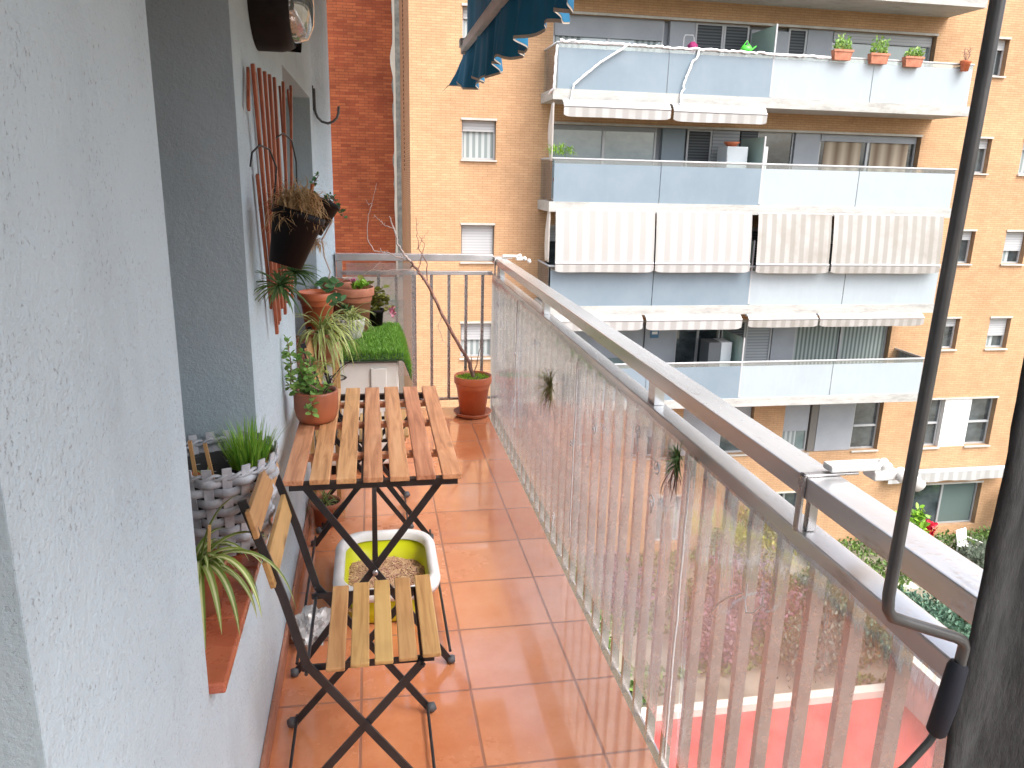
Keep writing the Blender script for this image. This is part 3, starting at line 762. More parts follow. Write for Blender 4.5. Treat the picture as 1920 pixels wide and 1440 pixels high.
twig([(.655, yb_, .25), (.627, yb_, .37), (.54, yb_, .52), (.448, yb_, .696), (.345, yb_, .905), (.29, yb_, .98), (.244, yb_, 1.042)], .013, .008, bark, "trunk")
twig([(.244, yb_, 1.042), (.20, yb_ - .02, 1.09), (.161, yb_ - .03, 1.16), (.14, yb_, 1.25), (.114, yb_, 1.32)], .008, .003, bark_pale)
twig([(.244, yb_, 1.042), (.16, yb_, 1.07), (.09, yb_, 1.10), (.02, yb_, 1.105)], .006, .003, bark_pale)
twig([(.14, yb_, 1.25), (.09, yb_, 1.26), (.06, yb_, 1.29), (.02, yb_, 1.33)], .003, .001, bark_pale)
twig([(.02, yb_, 1.10), (-.025, yb_, 1.18), (-.015, yb_, 1.32), (.01, yb_, 1.40), (.04, yb_, 1.52)], .003, .001, bark_pale)
twig([(.01, yb_, 1.40), (-.01, yb_, 1.39), (-.03, yb_, 1.42)], .002, .001, bark_pale)
twig([(.345, yb_, .905), (.35, yb_, 1.02), (.30, yb_, 1.12), (.285, yb_, 1.2), (.28, yb_, 1.32)], .004, .0015, bark)
twig([(.285, yb_, 1.12), (.32, yb_, 1.18), (.36, yb_, 1.24)], .002, .001, bark)
twig([(.29, yb_, .98), (.31, yb_, 1.06), (.335, yb_, 1.15), (.30, yb_, 1.2)], .003, .0015, bark)
twig([(.655, yb_, .25), (.68, yb_, .38), (.70, yb_, .50), (.705, yb_, .60)], .004, .0015, bark)
twig([(.655, yb_, .28), (.64, yb_, .38), (.635, yb_, .46)], .003, .001, bark)
twig([(.27, yb_, .99), (.16, yb_, .99), (.06, yb_, .98), (.0, yb_, .99), (-.05, yb_, .96)], .0022, .001, bark_pale)
twig([(.448, yb_, .696), (.42, yb_, .62), (.45, yb_, .52), (.53, yb_, .50)], .002, .001, bark_pale)
twig([(.01, yb_, 1.0), (.06, yb_, 1.04)], .002, .001, bark_pale)

# ---------------------------------------------------------------- AC unit with artificial grass
A = thing("air_conditioner_unit", (-.07, 4.35, 0), "cream air conditioner outdoor unit standing under the artificial grass mat", "air conditioner")
m = MB(); m.box(-.262, .126, 3.985, 4.76, .06, .660); m.build("body", ac_white, A, bevel=.012)
m = MB(); m.box(-.25, .118, 3.978, 3.984, .628, .634); m.box(-.05, .058, 3.979, 3.984, .30, .302); m.build("panel_seam", pm("shadow_gap", (.2, .2, .19), rough=.7), A)
m = MB(); m.box(-.02, .062, 3.972, 3.9845, .42, .598); m.build("valve_cover", ac_white, A, bevel=.004)
m = MB(); m.lathe([(0, -.002), (.045, -.002), (.048, .004), (.038, .006), (.036, 0)], (-.19, 3.984, .553), 24, (0, -1, 0))
m.v = [Vector((v.x, v.y, .553 + (v.z - .553) * .35)) for v in m.v]; m.build("handle", pm("dark_slot", (.05, .05, .05), rough=.6), A)
MB().lathe([(0, 0), (.004, 0), (.004, .003), (0, .003)], (.045, 3.984, .632), 10, (0, -1, 0)).build("screw", black_metal, A)
for x in (-.22, .08): MB().box(x - .02, x + .02, 4.02, 4.7, .0, .058).build("foot", black_pl, A)
Gm = thing("artificial_grass_mat", (-.05, 4.35, .64), "bright green artificial grass mat draped over the air conditioner unit", "grass mat")
def gpos(u, v_):   # u across (x), v along y ; drapes over the right edge and front
    x = -.285 + u; y = 3.955 + v_; z = .674
    if u > .435: a = min(u - .435, .12); x = .150 + a * .35; z -= a * .95
    if v_ < .03: z -= (.03 - v_) * .8
    return Vector((x, y, z))
m = MB(); nu, nv = 30, 26
for th in (0, -.006):
    vs = [gpos(.555 * i / nu, .84 * j / nv) + Vector((0, 0, th)) for j in range(nv + 1) for i in range(nu + 1)]
    m.add(vs, [(j * (nu + 1) + i, j * (nu + 1) + i + 1, (j + 1) * (nu + 1) + i + 1, (j + 1) * (nu + 1) + i) for j in range(nv) for i in range(nu)], True)
m.build("backing", pm("mat_backing", (.03, .07, .02), rough=.9), Gm)
m = MB()
for _ in range(17000):
    u, v_ = rnd.uniform(0, .555), rnd.uniform(0, .84) ** 1.0; p = gpos(u, v_)
    o = Vector((.5 if u > .43 else 0, -.5 if v_ < .03 else 0, 0)); d = Vector((jit(.6), jit(.6) - .1, 1)) + o
    m.blade(p, d, rnd.uniform(.016, .030), .0032, .6, 2, 0)
m.build("grass_blades", L_turf, Gm)

def shelfpot(name, label, c, rt, rb, h, mat, **k):
    t = thing(name, c, label, "potted plant"); _, cc = pot(t, c, rt, rb, h, mat, **k); return t, cc
ztop = .689
t, cc = shelfpot("potted_kalanchoe", "wide terracotta pot with bright green succulent leaves at the back of the grass mat", (-.115, 4.56, ztop), .125, .085, .255, terra_old, rim=.02)
m = MB()
for _ in range(46):
    d = Vector((jit(1), jit(1), rnd.uniform(.2, 1))).normalized(); m.leaf(cc + Vector((.045 + jit(.04), jit(.04), .02 + rnd.random() * .03)), (jit(.4), jit(.4), 1), d, rnd.uniform(.03, .05), .032)
m.build("foliage", L_bright, t)
m = MB()
for i in range(9): m.leaf(cc + Vector((.01 + jit(.02), jit(.02), .06)), (jit(1), jit(1), 1), (jit(1), jit(1), .8), .03, .022)
m.build("flower", L_pink, t)
t, cc = shelfpot("terracotta_pot_with_dry_stems", "wide terracotta pot with bare soil and thin stems against the white corner", (-.205, 4.72, ztop), .10, .07, .27, terra_old, rim=.02)
m = MB()
for i in range(4): m.tube([cc + Vector((jit(.04), jit(.04), 0)), cc + Vector((jit(.08), jit(.05), .06)), cc + Vector((jit(.1), jit(.05), .04))], .0018, 5)
m.build("stem", bark_pale, t)
t, cc = shelfpot("potted_leafy_geranium", "leggy plant with olive leaves and a pink flower at the mat's far right", (.01, 4.70, ztop), .06, .045, .10, black_pl, rim=.008)
st = [[cc, cc + Vector((jit(.03), 0, .08)), cc + Vector((x, jit(.04), z))] for x, z in ((-.07, .20), (-.02, .17), (.05, .15), (.09, .10), (.11, .04), (.0, .12), (.07, .02), (.12, -.02), (-.04, .1))]
stems_leaves(t, st, L_olive, bark, .042, .028, .003, 3)
m = MB()
for _ in range(16): m.leaf(cc + Vector((.105 + jit(.012), -.03, .0 + jit(.02))), (jit(1), jit(1), jit(1)), (jit(1), jit(1), jit(1)), .022, .018)
m.build("flower", L_pink, t)
# ribbed white pot with striped plant + dark succulent
t, cc = shelfpot("ribbed_white_planter", "ribbed white planter with a pale striped spider plant on the grass mat", (-.125, 4.32, ztop), .078, .052, .115, pm("ribbed_stone_white", (.55, .52, .47), (.68, .66, .62), 8, .6), rim=0, flute=.035)
spider(t, cc, 95, .17, .013, L_spider, (5, 70), (1.0, 2.2))
m = MB()
for _ in range(26):
    a = rnd.uniform(0, 6.28); e = rnd.uniform(.5, 1.3); m.blade(cc + Vector((-.02, 0, .05)), (math.cos(a) * math.cos(e), math.sin(a) * math.cos(e), math.sin(e)), .055, .016, .1, 4, .3)
m.build("succulent_rosette", L_succ, t)
# stand with three pots left of the table's far end
Sx = thing("wooden_plant_stand", (-.25, 3.68, 0), "narrow wooden plant stand between the table and the air conditioner", "plant stand")
m = MB(); m.box(-.315, -.165, 3.50, 3.90, .745, .76); m.build("shelf", wood_seat, Sx, bevel=.002)
for x in (-.305, -.19):
    for y in (3.52, 3.86): MB().box(x, x + .02, y, y + .02, 0, .744).build("leg", wood_seat, Sx)
t, cc = shelfpot("hanging_spider_plant", "terracotta pot with long drooping striped leaves on the plant stand", (-.238, 3.58, .761), .068, .048, .115, terra_old, rim=.01)
spider(t, cc, 95, .26, .013, L_spider, (0, 85), (1.6, 2.9), (-170, 60))
spider(t, cc + Vector((.0, -.02, 0)), 9, .32, .012, L_spider, (20, 60), (2.0, 2.9), (-90, 30), "long_leaves")
m = MB()
for (x, z, y) in ((-.23, .72, 3.44), (-.25, .69, 3.45), (-.215, .75, 3.45)):
    for _ in range(16):
        a = rnd.uniform(0, 6.28); m.blade((x, y, z), (math.cos(a), math.sin(a), rnd.uniform(0, 1)), .05, .008, 1.5, 4)
m.build("plantlets", L_spider, t)
t, cc = shelfpot("wide_orange_bowl_pot", "wide orange terracotta bowl behind the spider plant, raised beside the white wall", (-.262, 3.80, .84), .094, .06, .19, terra, rim=.02)
m = MB(); m.lathe([(0, 0), (.055, 0), (.05, .078), (0, .079)], (-.262, 3.80, .761), 24); m.build("upturned_pot", terra_old, t)
t, cc = shelfpot("tall_tan_floor_pot", "tall tan clay pot on the floor between chair and stand", (-.235, 3.40, 0), .07, .05, .12, terra_old, rim=.012)
spider(t, cc, 20, .14, .01, L_spider2)

# ---------------------------------------------------------------- wicker basket and spider plant on sill
B = thing("wicker_basket", (-.40, 1.965, .649), "round whitewashed woven basket on the clay window sill", "basket")
def bring(r0, r1, z0, z1, n=132):
    pass
m = MB(); NS = 20
H0, H1 = .652, .885
def br(z): t_ = (z - H0) / (H1 - H0); return .108 + .034 * t_
for k in range(NS):
    a = 2 * math.pi * k / NS; pts = []
    w_ = .011
    vs = []; steps = 26
    for i in range(steps + 1):
        z = H0 + (H1 + .016 - H0) * i / steps; r = br(z) + .001
        for s_ in (-1, 1):
            for dr in (0, .004):
                aa = a + s_ * w_ / r; vs.append((-.40 + (r + dr) * math.cos(aa), 1.965 + (r + dr) * math.sin(aa), z))
    fs = []
    for i in range(steps):
        o = i * 4; fs += [(o + 1, o + 3, o + 7, o + 5), (o, o + 4, o + 6, o + 2), (o, o + 1, o + 5, o + 4), (o + 2, o + 6, o + 7, o + 3)]
    fs.append((steps * 4, steps * 4 + 1, steps * 4 + 3, steps * 4 + 2)); m.add(vs, fs)
m.build("stakes", basket_m, B)
m = MB(); rows = 8
for rr in range(rows):
    zc = H0 + .014 + rr * (H1 - H0 - .02) / rows + .008; n = NS * 8; hh = .0115
    vs = []
    for i in range(n):
        a = 2 * math.pi * i / n; wv = math.cos(a * NS / 2 + math.pi * (rr % 2)) * .0085; r = br(zc) + .001 + wv
        prof = [(-.0015, -hh), (.0035, -hh * .7), (.0055, 0), (.0035, hh * .7), (-.0015, hh)]
        for dr, dz in prof: vs.append((-.40 + (r + dr) * math.cos(a), 1.965 + (r + dr) * math.sin(a), zc + dz + .0015 * math.sin(3 * a + rr)))
    m.add(vs, [(i * 5 + k, ((i + 1) % n) * 5 + k, ((i + 1) % n) * 5 + k + 1, i * 5 + k + 1) for i in range(n) for k in range(4)], True)
for q in range(2):
    pts = [(-.40 + (br(H1) + .004 * math.cos(a * 14 + q * 3.14)) * math.cos(a), 1.965 + (br(H1) + .004 * math.cos(a * 14 + q * 3.14)) * math.sin(a), H1 - .008 + .006 * math.sin(a * 14 + q * 3.14)) for a in [2 * math.pi * i / 140 for i in range(141)]]
    m.tube(pts, .0045, 6, False)
m.build("weave", basket_m, B)
MB().disc((-.40, 1.965, H0), .105, 30).build("base", basket_m, B)
MB().lathe([(.104, H0 - .65), (.132, H1 - .035 - .65)], (-.40, 1.965, .65), 40).build("liner", pm("dark_liner", (.05, .05, .05), rough=.9), B)
t = thing("cat_grass_pot", (-.325, 1.965, .70), "dark pot of bright cat grass inside the woven basket", "potted plant")
pot(t, (-.325, 1.965, .70), .05, .04, .155, black_pl, .006)
m = MB()
for _ in range(300):
    a = rnd.uniform(0, 6.28); r = .040 * math.sqrt(rnd.random()); d = (.22 * math.cos(a) + jit(.2), .22 * math.sin(a) + jit(.2), 1)
    m.blade((-.325 + r * math.cos(a), 1.965 + r * math.sin(a), .835), d, rnd.uniform(.06, .15), .0034, rnd.uniform(.2, .9), 5, .15)
m.build("grass", L_grassm, t)
t = thing("small_red_pot", (-.455, 1.93, .72), "small red pot with two wooden sticks inside the woven basket", "potted plant")
pot(t, (-.455, 1.93, .72), .046, .035, .12, terra, .006)
MB().bar((-.435, 1.885, .80), (-.445, 1.88, .955), .008, .008).build("stick", stick, t)
MB().bar((-.395, 1.895, .80), (-.412, 1.885, .945), .008, .008).build("stick", stick, t)
spider(t, (-.42, 1.92, .835), 12, .06, .006, L_spider2)
t = thing("sill_spider_plant", (-.395, 1.625, .649), "terracotta pot with arching spider plant on the clay window sill", "potted plant")
_, cc = pot(t, (-.395, 1.625, .649), .066, .046, .115, terra_old, .012)
spider(t, cc, 34, .18, .016, L_spider2, (25, 80), (1.3, 2.6))
m = MB()
for d, l_, dr in (((.75, -.1, .75), .30, 2.6), ((.55, -.4, .9), .26, 2.8), ((.4, -.5, .6), .24, 2.9), ((.25, -.55, .6), .23, 2.6), ((.7, .1, .4), .18, 2.5), ((.15, -.7, .5), .24, 2.6), ((.6, -.25, .3), .20, 2.4)):
    m.blade(cc + Vector((.01, -.01, 0)), d, l_, .018, dr, 14, .2)
m.build("long_leaves", L_spider2, t)
MB().bar(cc + Vector((-.01, .0, -.01)), cc + Vector((-.005, .01, .115)), .007, .007).build("stick", stick, t)
MB().bar(cc + Vector((.025, -.0, -.01)), cc + Vector((.035, .0, .10)), .006, .006).build("stick", stick, t)

# ---------------------------------------------------------------- trellis, black pots, lamp, hook on the wall
TR = thing("folded_trellis", (-.3, 2.7, 1.5), "folded reddish wooden trellis hung on the white wall above the jade plant", "trellis")
tops = [2.30, 2.43, 2.55, 2.67, 2.80, 3.08, 3.38]
for i, y in enumerate(tops):
    zt = 1.865 - .002 * i + (.06 * (y - 2.3)) * .9; yb2 = 2.40 + .085 * i
    MB().bar((-.300, y, zt), (-.296, yb2 + .06, 1.10 + .02 * (i % 3) + .06 * (yb2 - 2.4)), .010, .020, (1, 0, 0)).build("slat", wood_red, TR, bevel=.002)
    MB().bar((-.313, y + .004, zt - .012), (-.311, y - .05 if i == 0 else y + .05, zt - .12 if i in (0, 6) else zt - .42), .008, .018, (1, 0, 0)).build("slat", wood_red, TR, bevel=.002)
for k, (y, z) in enumerate(((2.46, 1.30), (2.62, 1.22), (2.85, 1.22))):
    MB().bar((-.311, y - .12, z + .28), (-.309, y, z - .12), .009, .018, (1, 0, 0)).build("slat", wood_red, TR, bevel=.002)
def hanging_pot(c, ax, label, r=.085, h=.15):
    t = thing("hanging_black_pot", c, label, "hanging pot", "black plastic pots hooked on the trellis")
    cc = Vector(c); q = Vector((0, 0, 1)).rotation_difference(Vector(ax))
    MB().lathe([(0, 0), (r * .62, 0), (r * .93, h * .86), (r, h * .87), (r, h), (r * .95, h), (r * .9, h * .8)], c, 36, ax).build("pot", black_pl, t)
    top = cc + q @ Vector((0, 0, h * .85)); MB().disc(top, r * .88, 24, ax, .01).build("soil", soil, t)
    return t, top
t, top = hanging_pot((-.235, 2.22, 1.34), (.30, .12, 1), "near black hanging pot full of dry straw coloured plant", .072, .15)
m = MB()
for _ in range(900):
    a = rnd.uniform(0, 6.28); e = rnd.uniform(-.2, 1.3)
    m.blade(top + Vector((jit(.04), jit(.04), rnd.uniform(-.01, .07))), (math.cos(a) * math.cos(e), math.sin(a) * math.cos(e), math.sin(e)), rnd.uniform(.04, .095), .0034, rnd.uniform(.5, 3.5), 7, .2, curl=jit(3))
m.build("dry_foliage", L_straw, t)
m = MB(); m.tube([(-.300, 2.14, 1.60), (-.295, 2.15, 1.635), (-.28, 2.19, 1.655), (-.262, 2.24, 1.645), (-.250, 2.27, 1.60), (-.262, 2.27, 1.50)], .0028, 7); m.build("wire_hook", black_metal, t)
t, top = hanging_pot((-.215, 2.88, 1.385), (.42, .15, 1), "farther black hanging pot with trailing green succulent vine", .070, .12)
m = MB(); m.tube([(-.305, 2.7, 1.64), (-.30, 2.73, 1.69), (-.28, 2.79, 1.71), (-.26, 2.86, 1.69), (-.25, 2.88, 1.62), (-.25, 2.86, 1.5)], .0028, 7); m.build("wire_hook", black_metal, t)
stems_leaves(t, [[top, top + Vector((.03, -.02, .02)), top + Vector((.07, -.02, -.02)), top + Vector((.085, -.02, -.05))], [top + Vector((-.03, 0, 0)), top + Vector((-.02, 0, .07)), top + Vector((0, 0, .10))], [top, top + Vector((.03, .04, .03)), top + Vector((.06, .05, 0))]], L_succ, bark, .018, .014, .003, 3)
m = MB(); m.tube([(-.16, 2.98, 1.47), (-.135, 3.0, 1.46), (-.150, 3.1, 1.40), (-.19, 3.15, 1.33), (-.185, 3.18, 1.26), (-.165, 3.19, 1.20), (-.175, 3.2, 1.17)], [.0035] * 5 + [.003, .002], 7); m.build("vine_stem", bark_pale, t)
m = MB()
for (x, z) in ((-.17, 1.175), (-.19, 1.16), (-.15, 1.14), (-.165, 1.11), (-.14, 1.08), (-.20, 1.13)):
    for _ in range(4): m.leaf((x, 3.2, z), (jit(1), -1, jit(1)), (jit(1), jit(.5), jit(.5)), .045, .020)
m.build("vine_leaves", L_succ, t)
MB().tube([(-.20, 2.76, 1.46), (-.19, 2.75, 1.55)], .006, 6).build("stick", wood_red, t)
t = thing("spiky_hanging_plant", (-.26, 2.35, 1.28), "spiky green plant hanging below the black pots on the trellis", "hanging plant")
m = MB()
for cpt, n_, l_ in (((-.262, 2.30, 1.27), 60, .10), ((-.25, 2.62, 1.27), 46, .10)):
    for _ in range(n_):
        a = rnd.uniform(0, 6.28); e = rnd.uniform(-.6, .9); m.blade(cpt, (math.cos(a) * math.cos(e), math.sin(a) * math.cos(e), math.sin(e)), l_ * rnd.uniform(.6, 1.2), .009, .8, 6, .35)
m.build("foliage", L_agave, t)
m = MB()
for _ in range(110):
    m.blade((-.20, 2.95, 1.34), (jit(1), jit(1), jit(1)), rnd.uniform(.03, .07), .002, 1.5, 6, .2, curl=jit(3))
m.build("dry_leaves", L_straw, t)
# bulkhead lamp
t = thing("bulkhead_lamp", (XW, 2.66, 2.08), "black oval bulkhead lamp with ribbed clear lens high on the white wall", "wall lamp")
def ell(m, c, r0, prof, n=36):   # prof (rscale, x) along +x
    v = []
    for rs, x in prof:
        for k in range(n):
            a = 2 * math.pi * k / n; v.append((c[0] + x, c[1] + r0[0] * rs * math.cos(a), c[2] + r0[1] * rs * math.sin(a)))
    m.add(v, [(i * n + k, i * n + (k + 1) % n, (i + 1) * n + (k + 1) % n, (i + 1) * n + k) for i in range(len(prof) - 1) for k in range(n)], True)
cl = (XW, 2.62, 2.065)
m = MB(); ell(m, cl, (.17, .125), [(1, 0), (1, .07), (.97, .092), (.90, .108), (.86, .11), (.80, .105), (.80, .05)]); m.build("housing", lamp_black, t)
m = MB(); ell(m, cl, (.135, .10), [(1, .06), (.99, .12), (.88, .15), (.5, .168), (0.001, .172)]); m.build("lens", lens_m, t)
m = MB(); ell(m, cl, (.12, .085), [(1, .061), (0.001, .062)]); m.build("reflector", pm("lamp_reflector", (.6, .6, .56), rough=.4), t)
m = MB(); v = []
for i in range(19):
    a = R(-55 + 195 * i / 18)
    for x, rs in ((0, 1.02), (.15, 1.05), (.15, 1.0), (0, .99)): v.append((cl[0] + x * (.80 + .20 * max(0, math.sin(a))), cl[1] + .175 * rs * math.cos(a), cl[2] + .13 * rs * math.sin(a)))
m.add(v, [(i * 4 + k, i * 4 + k + 1, (i + 1) * 4 + k + 1, (i + 1) * 4 + k) for i in range(18) for k in range(3)], True); m.build("hood", lamp_black, t)
# iron hook on the end pier
t = thing("wall_hook", (-.315, 5.0, 2.0), "grey iron J shaped hook on the white corner pier", "hook")
m = MB(); m.tube([(-.312, 5.0, 2.055), (-.312, 5.0, 1.95), (-.309, 5.0, 1.92), (-.298, 5.0, 1.893), (-.275, 5.0, 1.870), (-.24, 5.0, 1.861), (-.208, 5.0, 1.872), (-.186, 5.0, 1.893), (-.176, 5.0, 1.92), (-.173, 5.0, 1.96)], .0075, 10); m.build("hook_rod", hook_m, t)
MB().box(-.324, -.316, 4.985, 5.015, 1.93, 2.07).build("plate", hook_m, t)
# crumpled plastic bag by the wall
m = MB(); bm_ = bmesh.new(); bmesh.ops.create_icosphere(bm_, subdivisions=4, radius=1)
vs = []
for v in bm_.verts:
    p = v.co; k = 1 + .55 * noise.noise(p * 2.3) + .35 * abs(noise.noise(p * 6))
    vs.append((-.232 + p.x * .06 * k, 2.48 + p.y * .08 * k, max(.002, .042 + p.z * .05 * k)))
m.add(vs, [[v.index for v in f_.verts] for f_ in bm_.faces], False); bm_.free()
tag(m.build("crumpled_bag", m_clear("bag_plastic", (.9, .9, .9), .65, .1, .15), loc=(-.232, 2.48, 0)), "crumpled white plastic bag on the tiles by the wall behind the chair", "plastic bag")

# ---------------------------------------------------------------- air plants
def airplant(c, label, n=90, L=.075, mat=L_air):
    t = thing("air_plant", c, label, "air plant", "air plants hung on the plastic sheet"); m = MB(); c = Vector(c)
    for _ in range(n):
        d = Vector((-abs(jit(.7)), jit(1), jit(1) + .25)); m.blade(c + Vector((0, jit(.012), jit(.015))), d, L * rnd.uniform(.5, 1.15), .0035, .8, 6, .2, curl=jit(1))
    m.build("foliage", mat, t); m = MB()
    for _ in range(18): m.blade(c + Vector((0, jit(.01), -.01)), (-.2, jit(.7) + .2, -1), rnd.uniform(.07, .13), .004, .5, 7, .2, curl=jit(2))
    m.build("roots", bark, t)
airplant((.762, 3.18, .700), "upper spiky air plant hung on the plastic sheet in the middle of the railing", 150, .115)
airplant((.768, 1.77, .895), "dark air plant hanging just under the lower rail beside the seam", 110, .055, L_agave)

# ---------------------------------------------------------------- awning crank, dark curtain edge
t = thing("awning_crank", (.415, .5, 1.25), "dark steel awning crank rod with black grip hanging at the right", "crank")
m = MB(); m.tube([(.447, .5, 3.0), (.415, .5, 1.72), (.412, .5, 1.5), (.409, .5, 1.275), (.4105, .5, 1.262), (.415, .5, 1.2545), (.43, .5, 1.248), (.478, .5, 1.230), (.487, .5, 1.2255), (.490, .5, 1.219), (.489, .5, 1.20)], .0050, 12)
m.build("rod", rod_m, t)
m = MB(); m.tube([(.489, .5, 1.203), (.4875, .5, 1.199), (.484, .5, 1.165), (.479, .5, 1.135), (.478, .5, 1.132)], [.0072, .0084, .0090, .0084, .006], 16); m.build("grip", foam, t)
m = MB(); m.tube([(.479, .5, 1.135), (.474, .5, 1.125), (.455, .5, 1.100), (.43, .5, 1.082)], .0034, 10); m.build("hook_end", rod_m, t)
t = thing("dark_curtain", (.70, .47, 1.2), "dark coarse fabric curtain edge hanging at the right of the view", "curtain")
m = MB(); nz = 90; nx = 26; vs = []
for j in range(nz + 1):
    z = .55 + 1.9 * j / nz
    for i in range(nx + 1):
        u_ = i / nx; x = .4985 + u_ * .5 + .006 * noise.noise(Vector((0, 3, z * 6))) + .0025 * noise.noise(Vector((1, 3, z * 40)))
        y = .50 + .022 * math.sin(u_ * 26) * min(1, u_ * 6) + .006 * noise.noise(Vector((x * 30, 0, z * 9)))
        vs.append((x - (1.25 - z) * .0, y - u_ * .04, z))
m.add(vs, [(j * (nx + 1) + i, j * (nx + 1) + i + 1, (j + 1) * (nx + 1) + i + 1, (j + 1) * (nx + 1) + i) for j in range(nz) for i in range(nx)], True)
bb = NB("dark_coarse_fabric"); bb.set(Base_Color=bb.ramp(bb.noise(60, 6, .7, stretch=(1, 1, .25)), [(.3, (.035, .036, .036)), (.7, (.085, .086, .086))]), Roughness=.95, Specular_IOR_Level=.1); bb.bump(bb.noise(70, 6, .7, stretch=(1, 1, .3)), 1, .004)
o = m.build("cloth", bb.m, t); md = o.modifiers.new("thickness", 'SOLIDIFY'); md.thickness = .006

# ---------------------------------------------------------------- blue awning
t = thing("blue_awning", (.61, 3.5, 2.4), "blue cloth awning with wavy pale hem and grey front bar above the railing", "awning")
m = MB(); hem = MB(); vs = []; ny, nz = 260, 22; hl = []
def wav(y): return (.035 * math.sin(y * 9.5) + .02 * math.sin(y * 23 + 1) + .012 * math.sin(y * 41))
for i in range(ny + 1):
    y = 5.17 - (4.9) * i / ny; e = max(0, 1 - (5.17 - y) / .10)
    zb = 2.085 + .022 * (2 * abs(((y * 4.1 + .35 * math.sin(y * 3)) % 1) - .5)) + .01 * math.sin(y * 7) + .06 * e
    for j in range(nz + 1):
        q = j / nz; z = zb + (2.75 - zb) * q; k = max(0, 1 - q * 2.1) + .25
        yy = y + e * (.10 * (1 - q) * (1 if q < .42 else 0)) * 0
        vs.append((.622 + wav(y) * k * .8 - (.035 * (1 - q * 2.4) * e if q < .42 else 0), yy, z))
    hl.append(Vector(vs[-(nz + 1)]))
m.add(vs, [(i * (nz + 1) + j, i * (nz + 1) + j + 1, (i + 1) * (nz + 1) + j + 1, (i + 1) * (nz + 1) + j) for i in range(ny) for j in range(nz)], True)
# drooping corner of cloth beyond the bar end
e0 = [(.622, 5.17, 2.36), (.58, 5.2, 2.27), (.55, 5.22, 2.20), (.512, 5.24, 2.135)]
e1 = [(.622, 5.12, 2.11), (.60, 5.14, 2.12), (.57, 5.18, 2.125), (.505, 5.24, 2.13)]
v = e0 + e1; m.add(v, [(i, i + 1, 5 + i, 4 + i) for i in range(3)], True)
o = m.build("cloth", blue_m, t)
mh = MB()
for a, b_ in zip(hl, hl[1:]): mh.add([a + Vector((-.002, 0, -.006)), b_ + Vector((-.002, 0, -.006)), b_ + Vector((-.002, 0, .006)), a + Vector((-.002, 0, .006))], [(0, 1, 2, 3)], True)
mh.tube([(.60, 5.14, 2.117), (.57, 5.18, 2.122), (.505, 5.24, 2.128), (.47, 5.26, 2.09)], [.004, .004, .003, .001], 6)
mh.build("hem_binding", cream_trim, t)
m = MB(); m.box(.572, .607, .3, 5.10, 2.315, 2.350); m.tube([(.583, 5.06, 2.362), (.583, .3, 2.362)], .011, 10); m.build("front_bar", bar_paint, t, bevel=.004)
m = MB(); m.box(.560, .615, 5.06, 5.13, 2.335, 2.385); m.box(.572, .604, 5.10, 5.125, 2.30, 2.336); m.build("end_bracket", bar_paint, t, bevel=.005)
m = MB(); m.tube([(.612, 5.2, 2.70), (.612, .3, 2.70)], .03, 16); m.build("roller", alu_bar, t)

# ================================================================ BUILDING OPPOSITE
YF, YB = 19.6, 21.0
fac = thing("apartment_building", (10, YB, -9.9), "tan brick apartment block across the garden with long frosted glass balconies", "building")
X0, X1, Z0, Z1 = 1.04, 30.0, -9.9, 12.0
RT = [7.36, 4.67, 1.98, -.70, -3.37]      # handrail heights of the balconies
holes = []
for zr in RT: holes.append((4.72, 15.72, zr - 1.05, zr + .90))
holes.append((4.72, 15.72, RT[0] + 1.64, RT[0] + 3.5))
ca = []
for zt in (8.27, 5.60, 2.90, .23, -2.45): ca.append((2.38, 3.28, zt - .98, zt)); ca.append((17.30, 18.05, zt - .98, zt)); ca.append((19.12, 19.88, zt - .98, zt)); ca.append((23.0, 23.8, zt - .98, zt))
ca.append((2.38, 3.28, -6.2, -5.1))
holes += ca
f5 = [(5.0, 6.6, -6.66, -5.06), (7.6, 8.7, -6.66, -5.06), (9.15, 11.45, -6.66, -5.06), (12.48, 15.85, -6.70, -5.06), (17.15, 19.95, -6.70, -5.08)]
gf = [(17.30, 20.0, -9.55, -8.03), (12.38, 13.40, -9.4, -8.05), (8.2, 9.62, -9.55, -7.98), (4.2, 6.2, -9.55, -7.98)]
holes += f5 + gf
xs_ = sorted({X0, X1} | {h[0] for h in holes} | {h[1] for h in holes}); zs_ = sorted({Z0, Z1} | {h[2] for h in holes} | {h[3] for h in holes})
m = MB()
def inhole(x, z): return any(h[0] < x < h[1] and h[2] < z < h[3] for h in holes)
for xa_, xb_ in zip(xs_, xs_[1:]):
    run = None
    for za, zb_ in zip(zs_, zs_[1:]):
        if not inhole((xa_ + xb_) / 2, (za + zb_) / 2):
            if run is None: run = [za, zb_]
            else: run[1] = zb_
        else:
            if run: m.quad((xa_, YB, run[0]), (xb_, YB, run[0]), (xb_, YB, run[1]), (xa_, YB, run[1])); run = None
    if run: m.quad((xa_, YB, run[0]), (xb_, YB, run[0]), (xb_, YB, run[1]), (xa_, YB, run[1]))
D = .26
m.build("wall", brick, fac)
m = MB(); m.quad((X0, 27.0, Z0), (X0, YB, Z0), (X0, YB, Z1), (X0, 27.0, Z1)); m.build("side_wall", brick_side, fac)
MB().box(X0, X1, YB, 30, Z1, Z1 + .3).build("roof", cement, fac)
jamb_m = pm("brown_brick_jamb", (.30, .19, .11), (.38, .25, .15), 3, .9)
